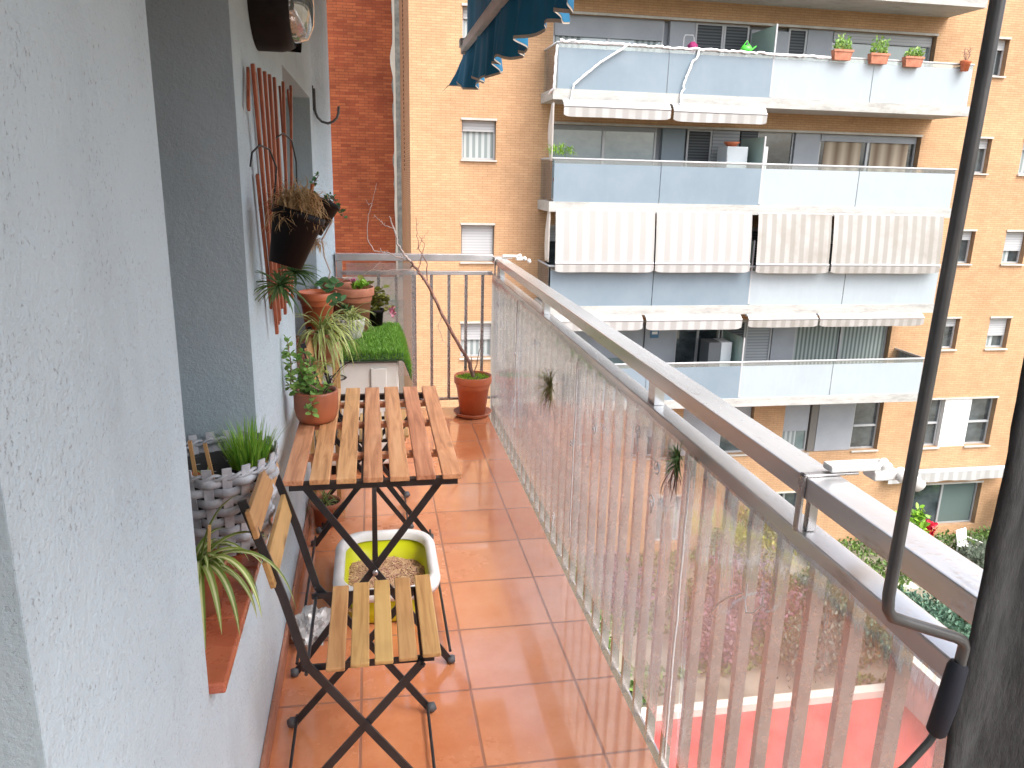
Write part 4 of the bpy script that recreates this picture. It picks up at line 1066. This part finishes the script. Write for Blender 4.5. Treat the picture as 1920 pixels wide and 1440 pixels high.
for h in holes:
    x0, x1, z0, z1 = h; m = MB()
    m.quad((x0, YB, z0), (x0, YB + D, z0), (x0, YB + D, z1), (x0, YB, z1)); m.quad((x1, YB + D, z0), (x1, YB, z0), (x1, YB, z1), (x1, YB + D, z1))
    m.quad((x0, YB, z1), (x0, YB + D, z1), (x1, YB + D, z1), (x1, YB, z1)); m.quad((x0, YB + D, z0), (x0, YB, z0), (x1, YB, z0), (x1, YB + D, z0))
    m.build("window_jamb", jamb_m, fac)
m = MB()
for j in range(60): m.box(X0 - .012, X0 - .002, 24.2, 24.45, 1.6 + j * .125, 1.6 + j * .125 + .06)
m.build("vent_holes", pm("vent_dark", (.05, .03, .02), rough=.9), fac)
for h in ca + f5 + gf: MB().box(h[0] - .02, h[1] + .02, YB - .03, YB - .002, h[3] + .002, h[3] + .055).build("lintel", stone, fac)
for zr in RT: MB().box(4.70, 15.74, YB - .03, YB - .002, zr + .902, zr + .96).build("lintel", stone, fac)
m = MB(); m.box(X0 + .05, X1, YB + D + .001, YB + D + .05, Z0, Z1); m.build("inner_wall", clad, fac)

def pane(x0, x1, z0, z1, mat, y, par): return MB().box(x0, x1, y, y + .01, z0, z1).build("pane", mat, par)
def window(x0, x1, z0, z1, glass, shut=.3, shmat=None, split=0, curt=None, sill=True, fm=None, fw=.05):
    y = YB + .17; fr = MB()
    fr.box(x0, x0 + fw, y, y + .06, z0, z1); fr.box(x1 - fw, x1, y, y + .06, z0, z1); fr.box(x0 + fw, x1 - fw, y, y + .06, z0, z0 + fw); fr.box(x0 + fw, x1 - fw, y, y + .06, z1 - fw, z1)
    xs = [x0 + fw] + [x0 + (x1 - x0) * k / (split + 1) for k in range(1, split + 1)] + [x1 - fw]
    for x in xs[1:-1]: fr.box(x - .035, x + .035, y - .01, y + .05, z0 + fw, z1 - fw)
    w_ = fr.build("window", fm or frame_g, fac)
    pane(x0 + fw, x1 - fw, z0 + fw, z1 - fw, glass, y + .035, w_)
    if curt:
        for cx0, cx1, cm in curt: MB().box(x0 + (x1 - x0) * cx0, x0 + (x1 - x0) * cx1, y + .028, y + .033, z0 + fw, z1 - fw).build("curtain", cm, w_)
    if shut > 0: MB().box(x0 + fw * .6, x1 - fw * .6, y - .035, y - .012, z1 - (z1 - z0) * shut, z1 - .002).build("roller_shutter", shmat or shutter_w, w_)
    if sill: MB().box(x0 - .03, x1 + .03, YB - .06, YB + .16, z0 - .045, z0 - .003).build("sill", stone, w_)
    return w_
rr_ = random.Random(3)
for h in ca:
    xm = h[0]; sh = .32
    if xm < 3 and abs(h[3] - .23) < .1: sh = .98
    elif xm < 3 and abs(h[3] + 2.45) < .1: sh = .5
    elif xm > 19 and h[3] < .5: sh = .6
    elif xm < 3: sh = .28
    else: sh = .28
    window(*h, pane_mid if xm < 3 else pane_dark, sh, split=0, curt=[(.08, .92, curtain)] if xm < 3 else [(.1, .5, curtain)], fm=frame_w)
def clads(x0, x1, z0, z1, mat=clad, y=.10, name="cladding_panel"): return MB().box(x0, x1, YB + y, YB + D - .01, z0, z1).build(name, mat, fac)
def louvres(x0, x1, z0, z1, mat=louvre):
    fr = MB(); y = YB + .12
    fr.box(x0, x0 + .05, y, y + .08, z0, z1); fr.box(x1 - .05, x1, y, y + .08, z0, z1); fr.box(x0 + .05, x1 - .05, y, y + .08, z1 - .05, z1)
    d = fr.build("louvred_door", frame_w, fac); MB().box(x0 + .05, x1 - .05, y + .03, y + .05, z0, z1 - .05).build("louvre", mat, d); return d
for fi, zr in enumerate(RT):
    z0, z1 = zr - 1.05, zr + .90
    F = [0, 1, 2, 3, 4][fi]
    if F == 1:
        window(4.75, 7.75, z0, z1, pane_pale, .26, clad, 1, [(.02, .26, curtain), (.74, .96, curtain)], False)
        clads(7.9, 8.60, z0, z1); louvres(8.62, 9.42, z0, z1); louvres(9.43, 10.15, z0, z1)
        clads(10.2, 11.3, z0, z1 - .1, name="cladding_panel"); louvres(11.3, 11.85, z0, z1, louvre); clads(11.86, 12.6, z0, z1)
        window(12.62, 15.70, z0, z1, pane_mid, .14, None, 1, None, False)
    elif F == 2:
        window(4.75, 7.75, z0, z1, pane_pale, .06, clad, 1, None, False)
        clads(7.9, 8.55, z0, z1, panel_grey); louvres(8.62, 9.35, z0, z1); clads(9.36, 10.15, z0, z1, louvre_l)
        window(10.72, 11.82, z0, z1, pane_dark, 0, None, 0, None, False, frame_w, .04); clads(10.2, 10.7, z0, z1, louvre); clads(11.84, 12.6, z0, z1)
        window(12.62, 15.70, z0, z1, pane_dark, .10, clad, 1, [(.06, .44, curtain_b), (.54, .93, curtain_b)], False)
    elif F == 4:
        window(4.75, 7.78, z0, z1, pane_mid, .55, clad, 1, None, False)
        clads(7.8, 8.75, z0, z1); window(8.77, 10.15, z0, z1, pane_dark, 0, None, 1, None, False, frame_w, .04)
        louvres(10.2, 10.95, z0, z1); louvres(10.97, 11.8, z0, z1, louvre_l); clads(11.82, 12.55, z0, z1)
        window(12.58, 15.70, z0, z1, pane_dark, 0, None, 1, [(.01, .48, vanes), (.52, .99, vanes)], False)
    else:
        window(4.75, 7.75, z0, z1, pane_dark, .2, None, 1, None, False); clads(7.9, 8.6, z0, z1); louvres(8.62, 10.15, z0, z1)
        louvres(10.8, 11.85, z0, z1); clads(11.86, 12.6, z0, z1); window(12.62, 15.70, z0, z1, pane_dark, .2, None, 1, None, False)
window(4.75, 15.7, RT[0] + 1.64, RT[0] + 3.5, pane_mid, .2, None, 5, None, False)
# fifth row
window(5.0, 6.6, -6.66, -5.06, pane_dark, .5, clad, 1); window(7.6, 8.7, -6.66, -5.06, pane_dark, .6, clad)
clads(9.16, 10.44, -6.66, -5.06); window(10.45, 11.44, -6.66, -5.06, pane_dark, .58, clad)
window(12.49, 13.42, -6.70, -5.06, pane_mid, .58, clad, 0, [(.1, .6, curtain)]); clads(13.45, 13.68, -6.70, -5.06, pm("bronze_post", (.16, .15, .14), rough=.5)); clads(13.70, 14.93, -6.70, -5.06)
w_ = window(14.95, 15.84, -6.70, -5.06, pane_dark, 0); MB().box(15.0, 15.79, YB + .15, YB + .24, -5.95, -5.89).build("transom", frame_w, w_)
w_ = window(17.16, 18.05, -6.70, -5.08, pane_dark, 0); MB().box(17.2, 18.0, YB + .15, YB + .24, -5.95, -5.89).build("transom", frame_w, w_)
clads(18.07, 19.03, -6.70, -5.08, white_pl, .02); w_ = window(19.04, 19.94, -6.70, -5.08, pane_dark, 0); MB().box(19.08, 19.9, YB + .15, YB + .24, -5.95, -5.89).build("transom", frame_w, w_)
window(17.31, 19.99, -9.55, -8.03, pane_dark, 0, None, 1, [(.5, .97, pm("dark_green_curtain", (.10, .14, .13), rough=.8))], False)
window(12.39, 13.39, -9.4, -8.05, pane_dark, 0, None, 1, None, True, frame_w); window(8.21, 9.61, -9.55, -7.98, pane_mid, 0, None, 1, [(.5, .95, curtain)], False, frame_w); window(4.21, 6.19, -9.55, -7.98, pane_dark, .3, None, 1, None, False)
# balconies as parts of the building
for fi, zr in enumerate(RT):
    zs = zr - 1.05
    sl = MB().box(4.45, 15.98, YF, YB - .002, zs - .25, zs).build("balcony", slab_m, fac)
    for x0, x1, mt in ((4.56, 7.36, panel_grey), (7.38, 10.15, panel_grey), (10.19, 12.98, panel_white), (13.0, 15.90, panel_white)):
        MB().box(x0, x1, YF + .03, YF + .05, zs - .02, zr - .115).build("frosted_panel", mt, sl)
        MB().box(x0, x1, YF + .034, YF + .044, zr - .114, zr - .02).build("clear_strip", clear_glass, sl)
    m = MB(); m.tube([(4.52, YB, zr), (4.52, YF + .05, zr), (15.93, YF + .05, zr), (15.93, YB, zr)], .028, 8); m.build("rail", frame_w, sl)
    MB().box(4.51, 4.525, YF + .08, YB - .01, zs + .02, zr - .03).build("side_glass", clear_glass, sl)
    MB().box(15.915, 15.93, YF + .08, YB - .01, zs + .02, zr - .03).build("side_glass", clear_glass, sl)
    MB().box(10.16, 10.18, YF + .06, YB - .01, zs + .02, zr + .68).build("partition_glass", green_glass, sl)
    MB().box(10.15, 10.19, YF + .03, YF + .0595, zs + .02, zr + .70).build("partition_frame", frame_w, sl)
# awnings on the building
def awning(x0, x1, ztop, zbot, lean, mat, label, group, val=.22, seed=0):
    t = thing("striped_awning", ((x0 + x1) / 2, YF - .05, ztop), label, "awning", group); yt = YF - .04; yb3 = yt - lean
    m = MB(); n_ = 40; vs = []
    for i in range(n_ + 1):
        x = x0 + (x1 - x0) * i / n_; wv = .012 * noise.noise(Vector((x * 2, seed, 0)))
        for q in range(5): vs.append((x, yt + (yb3 - yt) * q / 4 + wv * q / 4 - .02 * math.sin(math.pi * q / 4), ztop + (zbot - ztop) * q / 4))
    m.add(vs, [(i * 5 + q, i * 5 + q + 1, (i + 1) * 5 + q + 1, (i + 1) * 5 + q) for i in range(n_) for q in range(4)], True)
    m.build("cloth", mat, t)
    m = MB(); vs = []
    for i in range(n_ + 1):
        x = x0 + (x1 - x0) * i / n_; e = min(i, n_ - i) / n_; dz = val * (1 - .22 * math.exp(-e * 40)) + .004 * math.sin(x * 3 + seed)
        vs += [(x, yb3 - .03, zbot - .03), (x, yb3 - .02 + .006 * math.sin(x * 5), zbot - .03 - dz)]
    m.add(vs, [(2 * i, 2 * i + 1, 2 * i + 3, 2 * i + 2) for i in range(n_)], True); m.build("valance", mat, t)
    MB().tube([(x0, yb3 - .015, zbot), (x1, yb3 - .015, zbot)], .028, 8).build("front_bar", frame_w, t)
    MB().tube([(x0, yt + .08, ztop + .0), (x1, yt + .08, ztop + .0)], .05, 8).build("roller", frame_w, t)
    return t
g1 = "rolled striped awnings under the top balcony"; g2 = "lowered striped awnings in front of the middle balcony"; g3 = "rolled striped awnings under the middle balcony"
awning(4.70, 7.45, 3.36, 3.22, .10, awn_stripe, "rolled striped awning at the left under the top grey balcony", g1)
awning(7.53, 10.05, 3.36, 3.20, .10, awn_stripe, "rolled striped awning nearest the green glass partition under the top balcony", g1, seed=2)
awning(4.62, 7.27, .72, -.60, .14, awn_stripe, "lowered striped awning at the far left of the middle balcony", g2, .2)
awning(7.31, 9.98, .72, -.60, .14, awn_stripe, "lowered striped awning second from left, left of the dark gap", g2, .2, 3)
awning(10.16, 12.30, .72, -.62, .14, awn_stripe2, "narrow lowered striped awning just right of the dark gap", g2, .2, 5)
awning(12.37, 15.72, .72, -.62, .14, awn_stripe2, "widest lowered awning with a grey stain, rightmost on the middle balcony", g2, .2, 8)
awning(4.70, 7.10, -2.02, -2.12, .08, awn_stripe, "rolled striped awning at the left under the middle balcony, behind the handrail", g3, .24, 9)
awning(7.20, 9.95, -2.02, -2.12, .08, awn_stripe, "rolled striped awning above the dark door and blue sign", g3, .24, 11)
awning(10.14, 12.22, -2.02, -2.12, .08, awn_stripe2, "short rolled striped awning right of the glass partition under the middle balcony", g3, .2, 12)
awning(12.28, 15.55, -2.02, -2.12, .08, awn_stripe2, "long rolled striped awning above the vertical blinds", g3, .2, 13)
t = thing("ground_floor_awning", (18.4, YB - .1, -7.5), "rolled grey striped awning above the garden door", "awning")
MB().tube([(16.2, YB - .14, -7.50), (20.6, YB - .14, -7.50)], .10, 12).build("roller", frame_w, t)
m = MB(); n_ = 30; vs = []
for i in range(n_ + 1): x = 16.25 + 4.3 * i / n_; vs += [(x, YB - .26, -7.5), (x, YB - .27 + .02 * math.sin(x * 9), -7.80 - .02 * math.sin(x * 4))]
m.add(vs, [(2 * i, 2 * i + 1, 2 * i + 3, 2 * i + 2) for i in range(n_)], True); m.build("valance", awn_stripe, t)
# side cloths tied at the left ends of two balconies
for (zt, zb3, lab, bulge) in ((3.30, 1.92, "folded beige side cloth tied at the left end above the second balcony", .16), (.78, -.60, "beige side cloth hanging straight at the left end of the middle balcony", .08)):
    m = MB(); vs = []
    for j in range(15):
        q = j / 14; z = zt + (zb3 - zt) * q; wd = .10 + bulge * math.sin(math.pi * q) * 1.2 + (.12 * q if bulge < .1 else 0)
        for i in range(9):
            u_ = i / 8; vs.append((4.50 - .10 * math.sin(u_ * 12) * .3, YF + .05 + 1.0 * wd * u_ * 2.4, z))
    m.add(vs, [(j * 9 + i, j * 9 + i + 1, (j + 1) * 9 + i + 1, (j + 1) * 9 + i) for j in range(14) for i in range(8)], True)
    o = m.build("side_cloth", pm("beige_cloth", (.50, .46, .42), (.60, .56, .51), 2, .9), loc=(4.5, YF, zt)); md = o.modifiers.new("t", 'SOLIDIFY'); md.thickness = .01
    tag(o, lab, "side cloth", "beige side cloths at the left balcony ends")
# things on the balconies opposite
def boxplanter(x, z, label, w=.52, tall=.35, n_=60):
    t = thing("balcony_planter", (x, YF - .06, z), label, "planter", "terracotta planters hung on the top balcony rail")
    m = MB(); m.add([(x - w / 2, YF - .14, z + .10), (x + w / 2, YF - .14, z + .10), (x + w / 2, YF + .04, z + .10), (x - w / 2, YF + .04, z + .10), (x - w * .42, YF - .12, z - .14), (x + w * .42, YF - .12, z - .14), (x + w * .42, YF + .02, z - .14), (x - w * .42, YF + .02, z - .14)],
        [(0, 4, 5, 1), (1, 5, 6, 2), (2, 6, 7, 3), (3, 7, 4, 0), (4, 7, 6, 5), (0, 1, 2, 3)])
    m.box(x - w / 2 - .015, x + w / 2 + .015, YF - .155, YF - .141, z + .06, z + .11)
    m.build("box", terra_old, t); m = MB()
    for _ in range(n_ * 3):
        d = Vector((jit(1), jit(1), rnd.random() * 1.3)).normalized(); p = Vector((x + jit(w * .42), YF - .05 + jit(.06), z + .12 + rnd.random() * tall * rnd.random())); m.leaf(p, (jit(1), -1, jit(1)), d, rnd.uniform(.05, .10), .05)
    m.build("foliage", L_jade, t)
boxplanter(11.98, 4.73, "terracotta planter nearest the glass partition on the top white balcony")
boxplanter(13.02, 4.69, "middle terracotta planter with the leggiest plant on the top white balcony", tall=.45)
boxplanter(14.02, 4.66, "right terracotta planter with dark low leaves on the top white balcony", tall=.2)
t = thing("small_rail_pot", (15.55, YF - .08, 4.6), "small terracotta pot with bare twigs at the right end of the top balcony", "planter"); pot(t, (15.55, YF - .1, 4.48), .14, .09, .26, terra, .02)
m = MB()
for k in range(7): m.tube([(15.55, YF - .1, 4.7), (15.55 + jit(.08), YF - .1 + jit(.05), 4.88), (15.55 + jit(.2), YF - .1 + jit(.1), 5.02 + jit(.08))], .006, 4)
m.build("twigs", bark, t)
t = thing("rail_bamboo_plant", (4.7, YF, 2.0), "green leafy plant above the left end of the second balcony", "potted plant"); m = MB()
for _ in range(120): d = Vector((jit(1), jit(.6), rnd.random() * 1.5 - .2)).normalized(); m.blade((4.75 + jit(.3), YF + .15 + jit(.08), 2.05 + rnd.random() * .2), d, rnd.uniform(.1, .26), .025, 1.0, 4)
m.build("foliage", L_bright, t); pot(t, (4.78, YF + .3, 1.2), .18, .13, .3, terra)
t = thing("fridge", (9.65, 20.5, 1.5), "pale grey cabinet standing by the partition on the second balcony", "cabinet")
MB().box(9.35, 9.95, 20.1, 20.72, .94, 2.42).build("body", pm("grey_cabinet", (.5, .55, .58), (.56, .6, .63), 1, .5), t, bevel=.02); MB().box(9.355, 9.38, 20.085, 20.1, 1.2, 2.2).build("handle", frame_g, t)
t = thing("orange_bowl", (9.55, 20.4, 2.43), "orange bowl on top of the grey cabinet", "bowl"); MB().lathe([(0, 0), (.12, 0), (.20, .09), (.22, .12), (.20, .12), (.1, .02), (0, .02)], (9.6, 20.4, 2.425), 20).build("bowl", terra, t)
t = thing("dark_cabinet", (9.6, 20.3, -3.2), "dark grey cabinet with a pale side on the lowest balcony", "cabinet"); MB().box(9.35, 9.72, 20.1, 20.7, -4.40, -2.90).build("front", pm("dark_cabinet_m", (.08, .09, .10), rough=.5), t, bevel=.01)
MB().box(9.725, 10.05, 20.1, 20.7, -4.40, -2.90).build("side", pm("pale_cabinet_m", (.4, .44, .47), rough=.5), t, bevel=.01)
t = thing("white_panel_board", (10.45, 20.2, 2.2), "white board standing right of the partition on the second balcony", "board"); MB().box(10.26, 10.62, 20.3, 20.34, .95, 2.45).build("board", white_pl, t)
t = thing("shopping_trolley", (8.15, 20.3, 4.7), "folding trolley with a magenta bag on the top balcony", "trolley")
m = MB(); m.tube([(8.02, 20.4, 3.65), (8.02, 20.4, 5.05), (8.06, 20.4, 5.12), (8.26, 20.4, 5.12), (8.30, 20.4, 5.05), (8.30, 20.4, 3.65)], .018, 8); m.build("frame", frame_w, t)
m = MB(); bm_ = bmesh.new(); bmesh.ops.create_icosphere(bm_, subdivisions=3, radius=1)
m.add([(8.24 + v.co.x * .12 * (1 + .4 * noise.noise(v.co * 3)), 20.3 + v.co.y * .1, 4.82 + v.co.z * .13 * (1 + .4 * noise.noise(v.co * 3))) for v in bm_.verts], [[v.index for v in f_.verts] for f_ in bm_.faces], True); bm_.free(); m.build("bag", pm("magenta_cloth", (.35, .03, .14), rough=.8), t)
t = thing("green_watering_can", (9.55, 19.9, 4.75), "bright green watering can on the top balcony rail by the partition", "watering can")
m = MB(); m.lathe([(0, 0), (.14, 0), (.15, .1), (.10, .17), (0, .17)], (9.5, 19.85, 4.69), 20); m.tube([(9.62, 19.85, 4.74), (9.76, 19.85, 4.86)], .02, 8); m.tube([(9.42, 19.85, 4.86), (9.5, 19.85, 4.98), (9.58, 19.85, 4.86)], .014, 8); m.build("can", pm("green_plastic", (.08, .55, .05), rough=.4), t)
t = thing("blue_wall_sign", (8.05, 21.0, -2.75), "small blue plaque on the grey cladding of the lowest balcony", "plaque"); MB().box(7.95, 8.2, YB + .07, YB + .095, -2.95, -2.68).build("plate", pm("blue_enamel", (.06, .16, .28), rough=.4), t); MB().box(7.99, 8.16, YB + .062, YB + .0695, -2.84, -2.76).build("white_band", white_pl, t)
# white tinsel rope on the top balcony
m = MB()
def rope(pts, amp=.02):
    Q = []
    for a, b_ in zip(pts, pts[1:]):
        a, b_ = Vector(a), Vector(b_); n_ = max(2, int((b_ - a).length / .07))
        for k in range(n_): Q.append(a.lerp(b_, k / n_) + Vector((jit(amp), 0, jit(amp))))
    Q.append(Vector(pts[-1])); m.tube(Q, [.022 + rnd.random() * .012 for _ in Q], 6)
rope([(4.55, YF - .03, 4.70), (7.0, YF - .03, 4.68), (10.0, YF - .03, 4.66), (11.7, YF - .03, 4.64)]); rope([(6.25, YF - .04, 4.66), (5.6, YF - .04, 4.25), (4.95, YF - .04, 3.72), (4.9, YF - .04, 3.36)], .008)
rope([(8.15, YF - .04, 4.66), (7.95, YF - .04, 4.3), (7.80, YF - .04, 3.9), (7.72, YF - .04, 3.36)], .03)
rope([(4.50, YF - .03, 4.6), (4.46, YF - .03, 3.62), (4.40, YF + .2, 3.5)], .01)
tag(m.build("tinsel_garland", white_rope, loc=(4.55, YF, 4.7)), "white tinsel garland wound along and down the top grey balcony", "garland")

# ---------------------------------------------------------------- old red brick building beyond
ob = thing("red_brick_building", (-3, 27, -9.9), "old red brick party wall with ragged cement edge behind the far railing", "building")
MB().box(-9, .86, 27.0, 33, -1.95, 12.6).build("wall", redbrick, ob)
m = MB(); vs = []; n_ = 70
for i in range(n_ + 1):
    z = -1.95 + 14.5 * i / n_; vs += [(.86 - .06 * abs(noise.noise(Vector((z * 1.3, 2, 0)))) * 3 - .02 + jit(.012), 26.985, z), (1.10, 26.985, z)]
m.add(vs, [(2 * i, 2 * i + 1, 2 * i + 3, 2 * i + 2) for i in range(n_)]); o = m.build("cement_joint", cement, ob); md = o.modifiers.new("t", 'SOLIDIFY'); md.thickness = .03
m = MB(); vs = []
for i in range(n_ + 1):
    z = -1.95 + 14.5 * i / n_; k = noise.noise(Vector((z * .9, 7, 0))); vs += [(.82 - .10 * max(0, k) * 2, 26.972, z), (.89, 26.972, z)]
m.add(vs, [(2 * i, 2 * i + 1, 2 * i + 3, 2 * i + 2) for i in range(n_)]); m.build("cream_mortar_patch", cream_wall, ob)
MB().box(-9, 1.3, 26.9, 33, -9.9, -1.952).build("rendered_base", beige_wall, ob)
for (x0, x1, z0, z1) in ((-.2, .5, -4.6, -3.7), (-2.2, -1.2, -4.6, -3.2), (.6, 1.0, -4.6, -3.7)): w2 = MB().box(x0, x1, 26.86, 26.895, z0, z1).build("window", frame_g, ob); MB().box(x0 + .06, x1 - .06, 26.85, 26.859, z0 + .06, z1 - .06).build("pane", pane_mid, w2)
MB().box(-9, 1.32, 26.80, 26.895, -2.9, -2.72).build("ledge", cement, ob)

# ================================================================ GARDEN BELOW
m = MB(); m.box(-150, 150, -60, 200, -10.4, -9.9); tag(m.build("ground", earth), kind="structure")
m = MB(); m.box(2.5, 11.7, 4.5, 13.55, -9.896, -9.88); tag(m.build("red_court", red_court_m), kind="structure")
m = MB(); m.box(2.5, 11.7, 13.55, 13.8, -9.896, -9.70); tag(m.build("court_kerb", cream_wall), kind="structure")
m = MB(); m.box(11.7, 11.95, 4.0, 13.8, -9.896, -8.75); tag(m.build("garden_wall", cream_wall), "low cream rendered wall along the right edge of the red court", "wall")
def shrub(name, label, cat, c, rad, n_, lmat, ls=.09, group=None, stem=True, up=0, spread=1.0):
    t = thing(name, (c[0], c[1], -9.9), label, cat, group); m = MB(); cl = []
    for _ in range(max(6, int(n_ / 55))):
        d = Vector((jit(1), jit(1), jit(1))); cl.append(Vector((c[0] + d.x * rad[0] * .8, c[1] + d.y * rad[1] * .8, c[2] + d.z * rad[2] * .7)))
    for _ in range(n_):
        q = rnd.choice(cl); p = q + Vector((rnd.gauss(0, .25) * rad[0], rnd.gauss(0, .25) * rad[1], rnd.gauss(0, .25) * rad[2])) * .8 * spread
        if p.z < -9.88: p.z = -9.88 + rnd.random() * .1
        d = Vector((jit(1), jit(1), jit(1) + up)).normalized()
        m.leaf(p, (jit(1), jit(1), 1), d, ls * rnd.uniform(.6, 1.4), ls * .55)
    m.build("foliage", lmat, t)
    if stem:
        m = MB()
        for _ in range(5): m.tube([(c[0] + jit(.1), c[1] + jit(.1), -9.9), (c[0] + jit(rad[0] * .5), c[1] + jit(rad[1] * .5), c[2] + rad[2] * .3)], [.03, .012], 6)
        m.build("stem", bark, t)
    return t
G = "shrubs in the garden below"
for i in range(7):
    y = 14.8 + .05 * i; x = 12.4 + .95 * i
    shrub("hedge_bush", ["blue green hedge bush nearest the cream wall corner", "second blue green bush from the cream wall", "blue green bush below the crank bend", "middle blue green bush of the garden row", "blue green bush right of the crank rod", "sixth blue green bush near the dark curtain", "blue green bush hidden partly by the dark curtain"][i], "shrub", (x, 15.5 - .12 * i + jit(.2), -9.35), (.8, 1.3, .6), 2300, L_hedge, .11, G, up=1)
shrub("pink_shrub", "pink flowering shrub seen through the nearest plastic sheet", "shrub", (9.5, 16.8, -8.9), (1.1, 1.2, 1.0), 3600, L_pinkb, .12, G)
shrub("pink_shrub", "darker pink shrub behind the railing bars, left of the first", "shrub", (8.0, 15.6, -9.3), (.8, .8, .6), 1600, L_pinkb, .12, G)
shrub("pink_shrub", "pink shrub standing against the ground floor brick", "shrub", (6.6, 18.2, -9.2), (.8, .9, .7), 1500, L_pinkb, .12, G)
shrub("olive_bush", "tall yellow olive bush just under the lower rail", "shrub", (11.3, 19.6, -8.7), (.9, .8, 1.1), 2200, L_yel, .12, G)
shrub("grey_lavender", "grey green lavender bush behind the railing bars", "shrub", (11.9, 16.6, -9.1), (1.0, 1.0, .8), 2600, L_grey, .10, G, up=1.5)
shrub("grey_lavender", "taller grey green bush beyond the red court", "shrub", (10.4, 14.7, -9.25), (1.0, .8, .75), 2600, L_grey, .10, G, up=1.5)
shrub("agave_shrub", "orange leaved low shrub beyond the court kerb", "shrub", (10.9, 18.2, -9.4), (.4, .4, .35), 500, L_orange, .14, G)
shrub("low_green_shrub", "low green shrub under the second plastic sheet seam", "shrub", (5.2, 16.2, -9.4), (.6, .7, .45), 900, L_bush, .10, G)
shrub("low_green_shrub", "small green shrub beside the white framed ground window", "shrub", (10.3, 20.3, -9.3), (.35, .4, .5), 700, L_bush, .10, G)
shrub("tall_reed_plant", "tall yellow green reed plant right of the garden door", "plant", (20.75, 20.3, -8.7), (.35, .35, .95), 1500, L_yel, .13, G, up=2)
shrub("broadleaf_plant", "bright green broadleaf plant left of the garden door", "plant", (16.7, 20.2, -8.9), (.5, .4, .45), 500, L_bright, .2, G)
shrub("garden_fern", "bright green fern below the tall reed plant", "plant", (20.4, 19.0, -9.3), (.5, .5, .45), 900, L_bright, .12, G)
shrub("grey_succulent", "pale grey green yucca between the white garden chairs", "plant", (17.7, 18.2, -9.3), (.55, .5, .5), 1200, L_grey, .14, G, up=2)
shrub("dry_shrub", "dry brownish shrub on the bare earth near the dark curtain", "shrub", (18.6, 16.9, -9.4), (.9, .7, .4), 1200, L_yel, .10, G)
shrub("dark_shrub", "dark green creeper on the bare earth behind the handrail", "shrub", (13.9, 17.6, -9.5), (.5, 1.4, .35), 1100, L_bush, .09, G, up=1)
shrub("garden_bed_bush", "mid green bush under the garden door", "shrub", (18.9, 19.6, -9.5), (1.0, .4, .35), 1300, L_bush, .09, G)
t = thing("red_geranium", (17.9, 20.6, -9.9), "potted bright red geranium in front of the garden door", "potted plant"); pot(t, (17.9, 20.6, -9.89), .2, .14, .3, terra)
m = MB()
for _ in range(260): d = Vector((jit(1), jit(1), jit(1))).normalized(); m.leaf(Vector((17.9, 20.6, -9.35)) + d * .26 * rnd.random() ** .4, d, (jit(1), jit(1), jit(1)), .09, .08)
m.build("flowers", L_red, t)
for k, (x, y, a, lab) in enumerate(((18.35, 19.3, .3, "white garden chair left of the pale yucca"), (19.1, 18.7, -.5, "white garden chair right of the pale yucca"))):
    t = thing("garden_chair", (x, y, -9.9), lab, "chair", "white garden chairs")
    def rot(px, py, pz): return (x + px * math.cos(a) - py * math.sin(a), y + px * math.sin(a) + py * math.cos(a), -9.9 + pz)
    def rb(m, x0, x1, y0, y1, z0, z1, sl=0):
        v = [rot(xx, yy + (sl if zz == z1 else 0), zz) for zz in (z0, z1) for yy in (y0, y1) for xx in (x0, x1)]; m.add(v, [(0, 2, 3, 1), (4, 5, 7, 6), (0, 1, 5, 4), (2, 6, 7, 3), (0, 4, 6, 2), (1, 3, 7, 5)])
    m = MB(); rb(m, -.25, .25, -.25, .25, .42, .46); m.build("seat", white_pl, t, bevel=.02)
    m = MB(); rb(m, -.25, .25, .21, .25, .465, .92, .12); m.build("backrest", white_pl, t, bevel=.02)
    for xx in (-.23, .19):
        for yy in (-.23, .2): m = MB(); rb(m, xx, xx + .04, yy, yy + .04, 0, .415); m.build("leg", white_pl, t)
    for xx in (-.26, .23): m = MB(); rb(m, xx, xx + .035, -.24, .24, .63, .66); m.build("armrest", white_pl, t)

m = MB()
for _ in range(26000):
    x, y = rnd.uniform(2, 24), rnd.uniform(13.9, 20.9)
    if noise.noise(Vector((x * .45, y * .6, 4))) < -.12: continue
    z = -9.88 + rnd.random() * .12; d = Vector((jit(1), jit(1), rnd.random() * 1.4)).normalized(); m.leaf((x, y, z), (jit(1), jit(1), 1), d, rnd.uniform(.08, .2), .07)
tag(m.build("ground_cover", L_bush), kind="stuff")
m = MB()
for i in range(6): m.box(12.6 + i * .8, 13.2 + i * .8, 17.6 + .1 * i, 18.2 + .1 * i, -9.896, -9.86)
tag(m.build("stepping_stone_path", cream_wall), kind="structure")
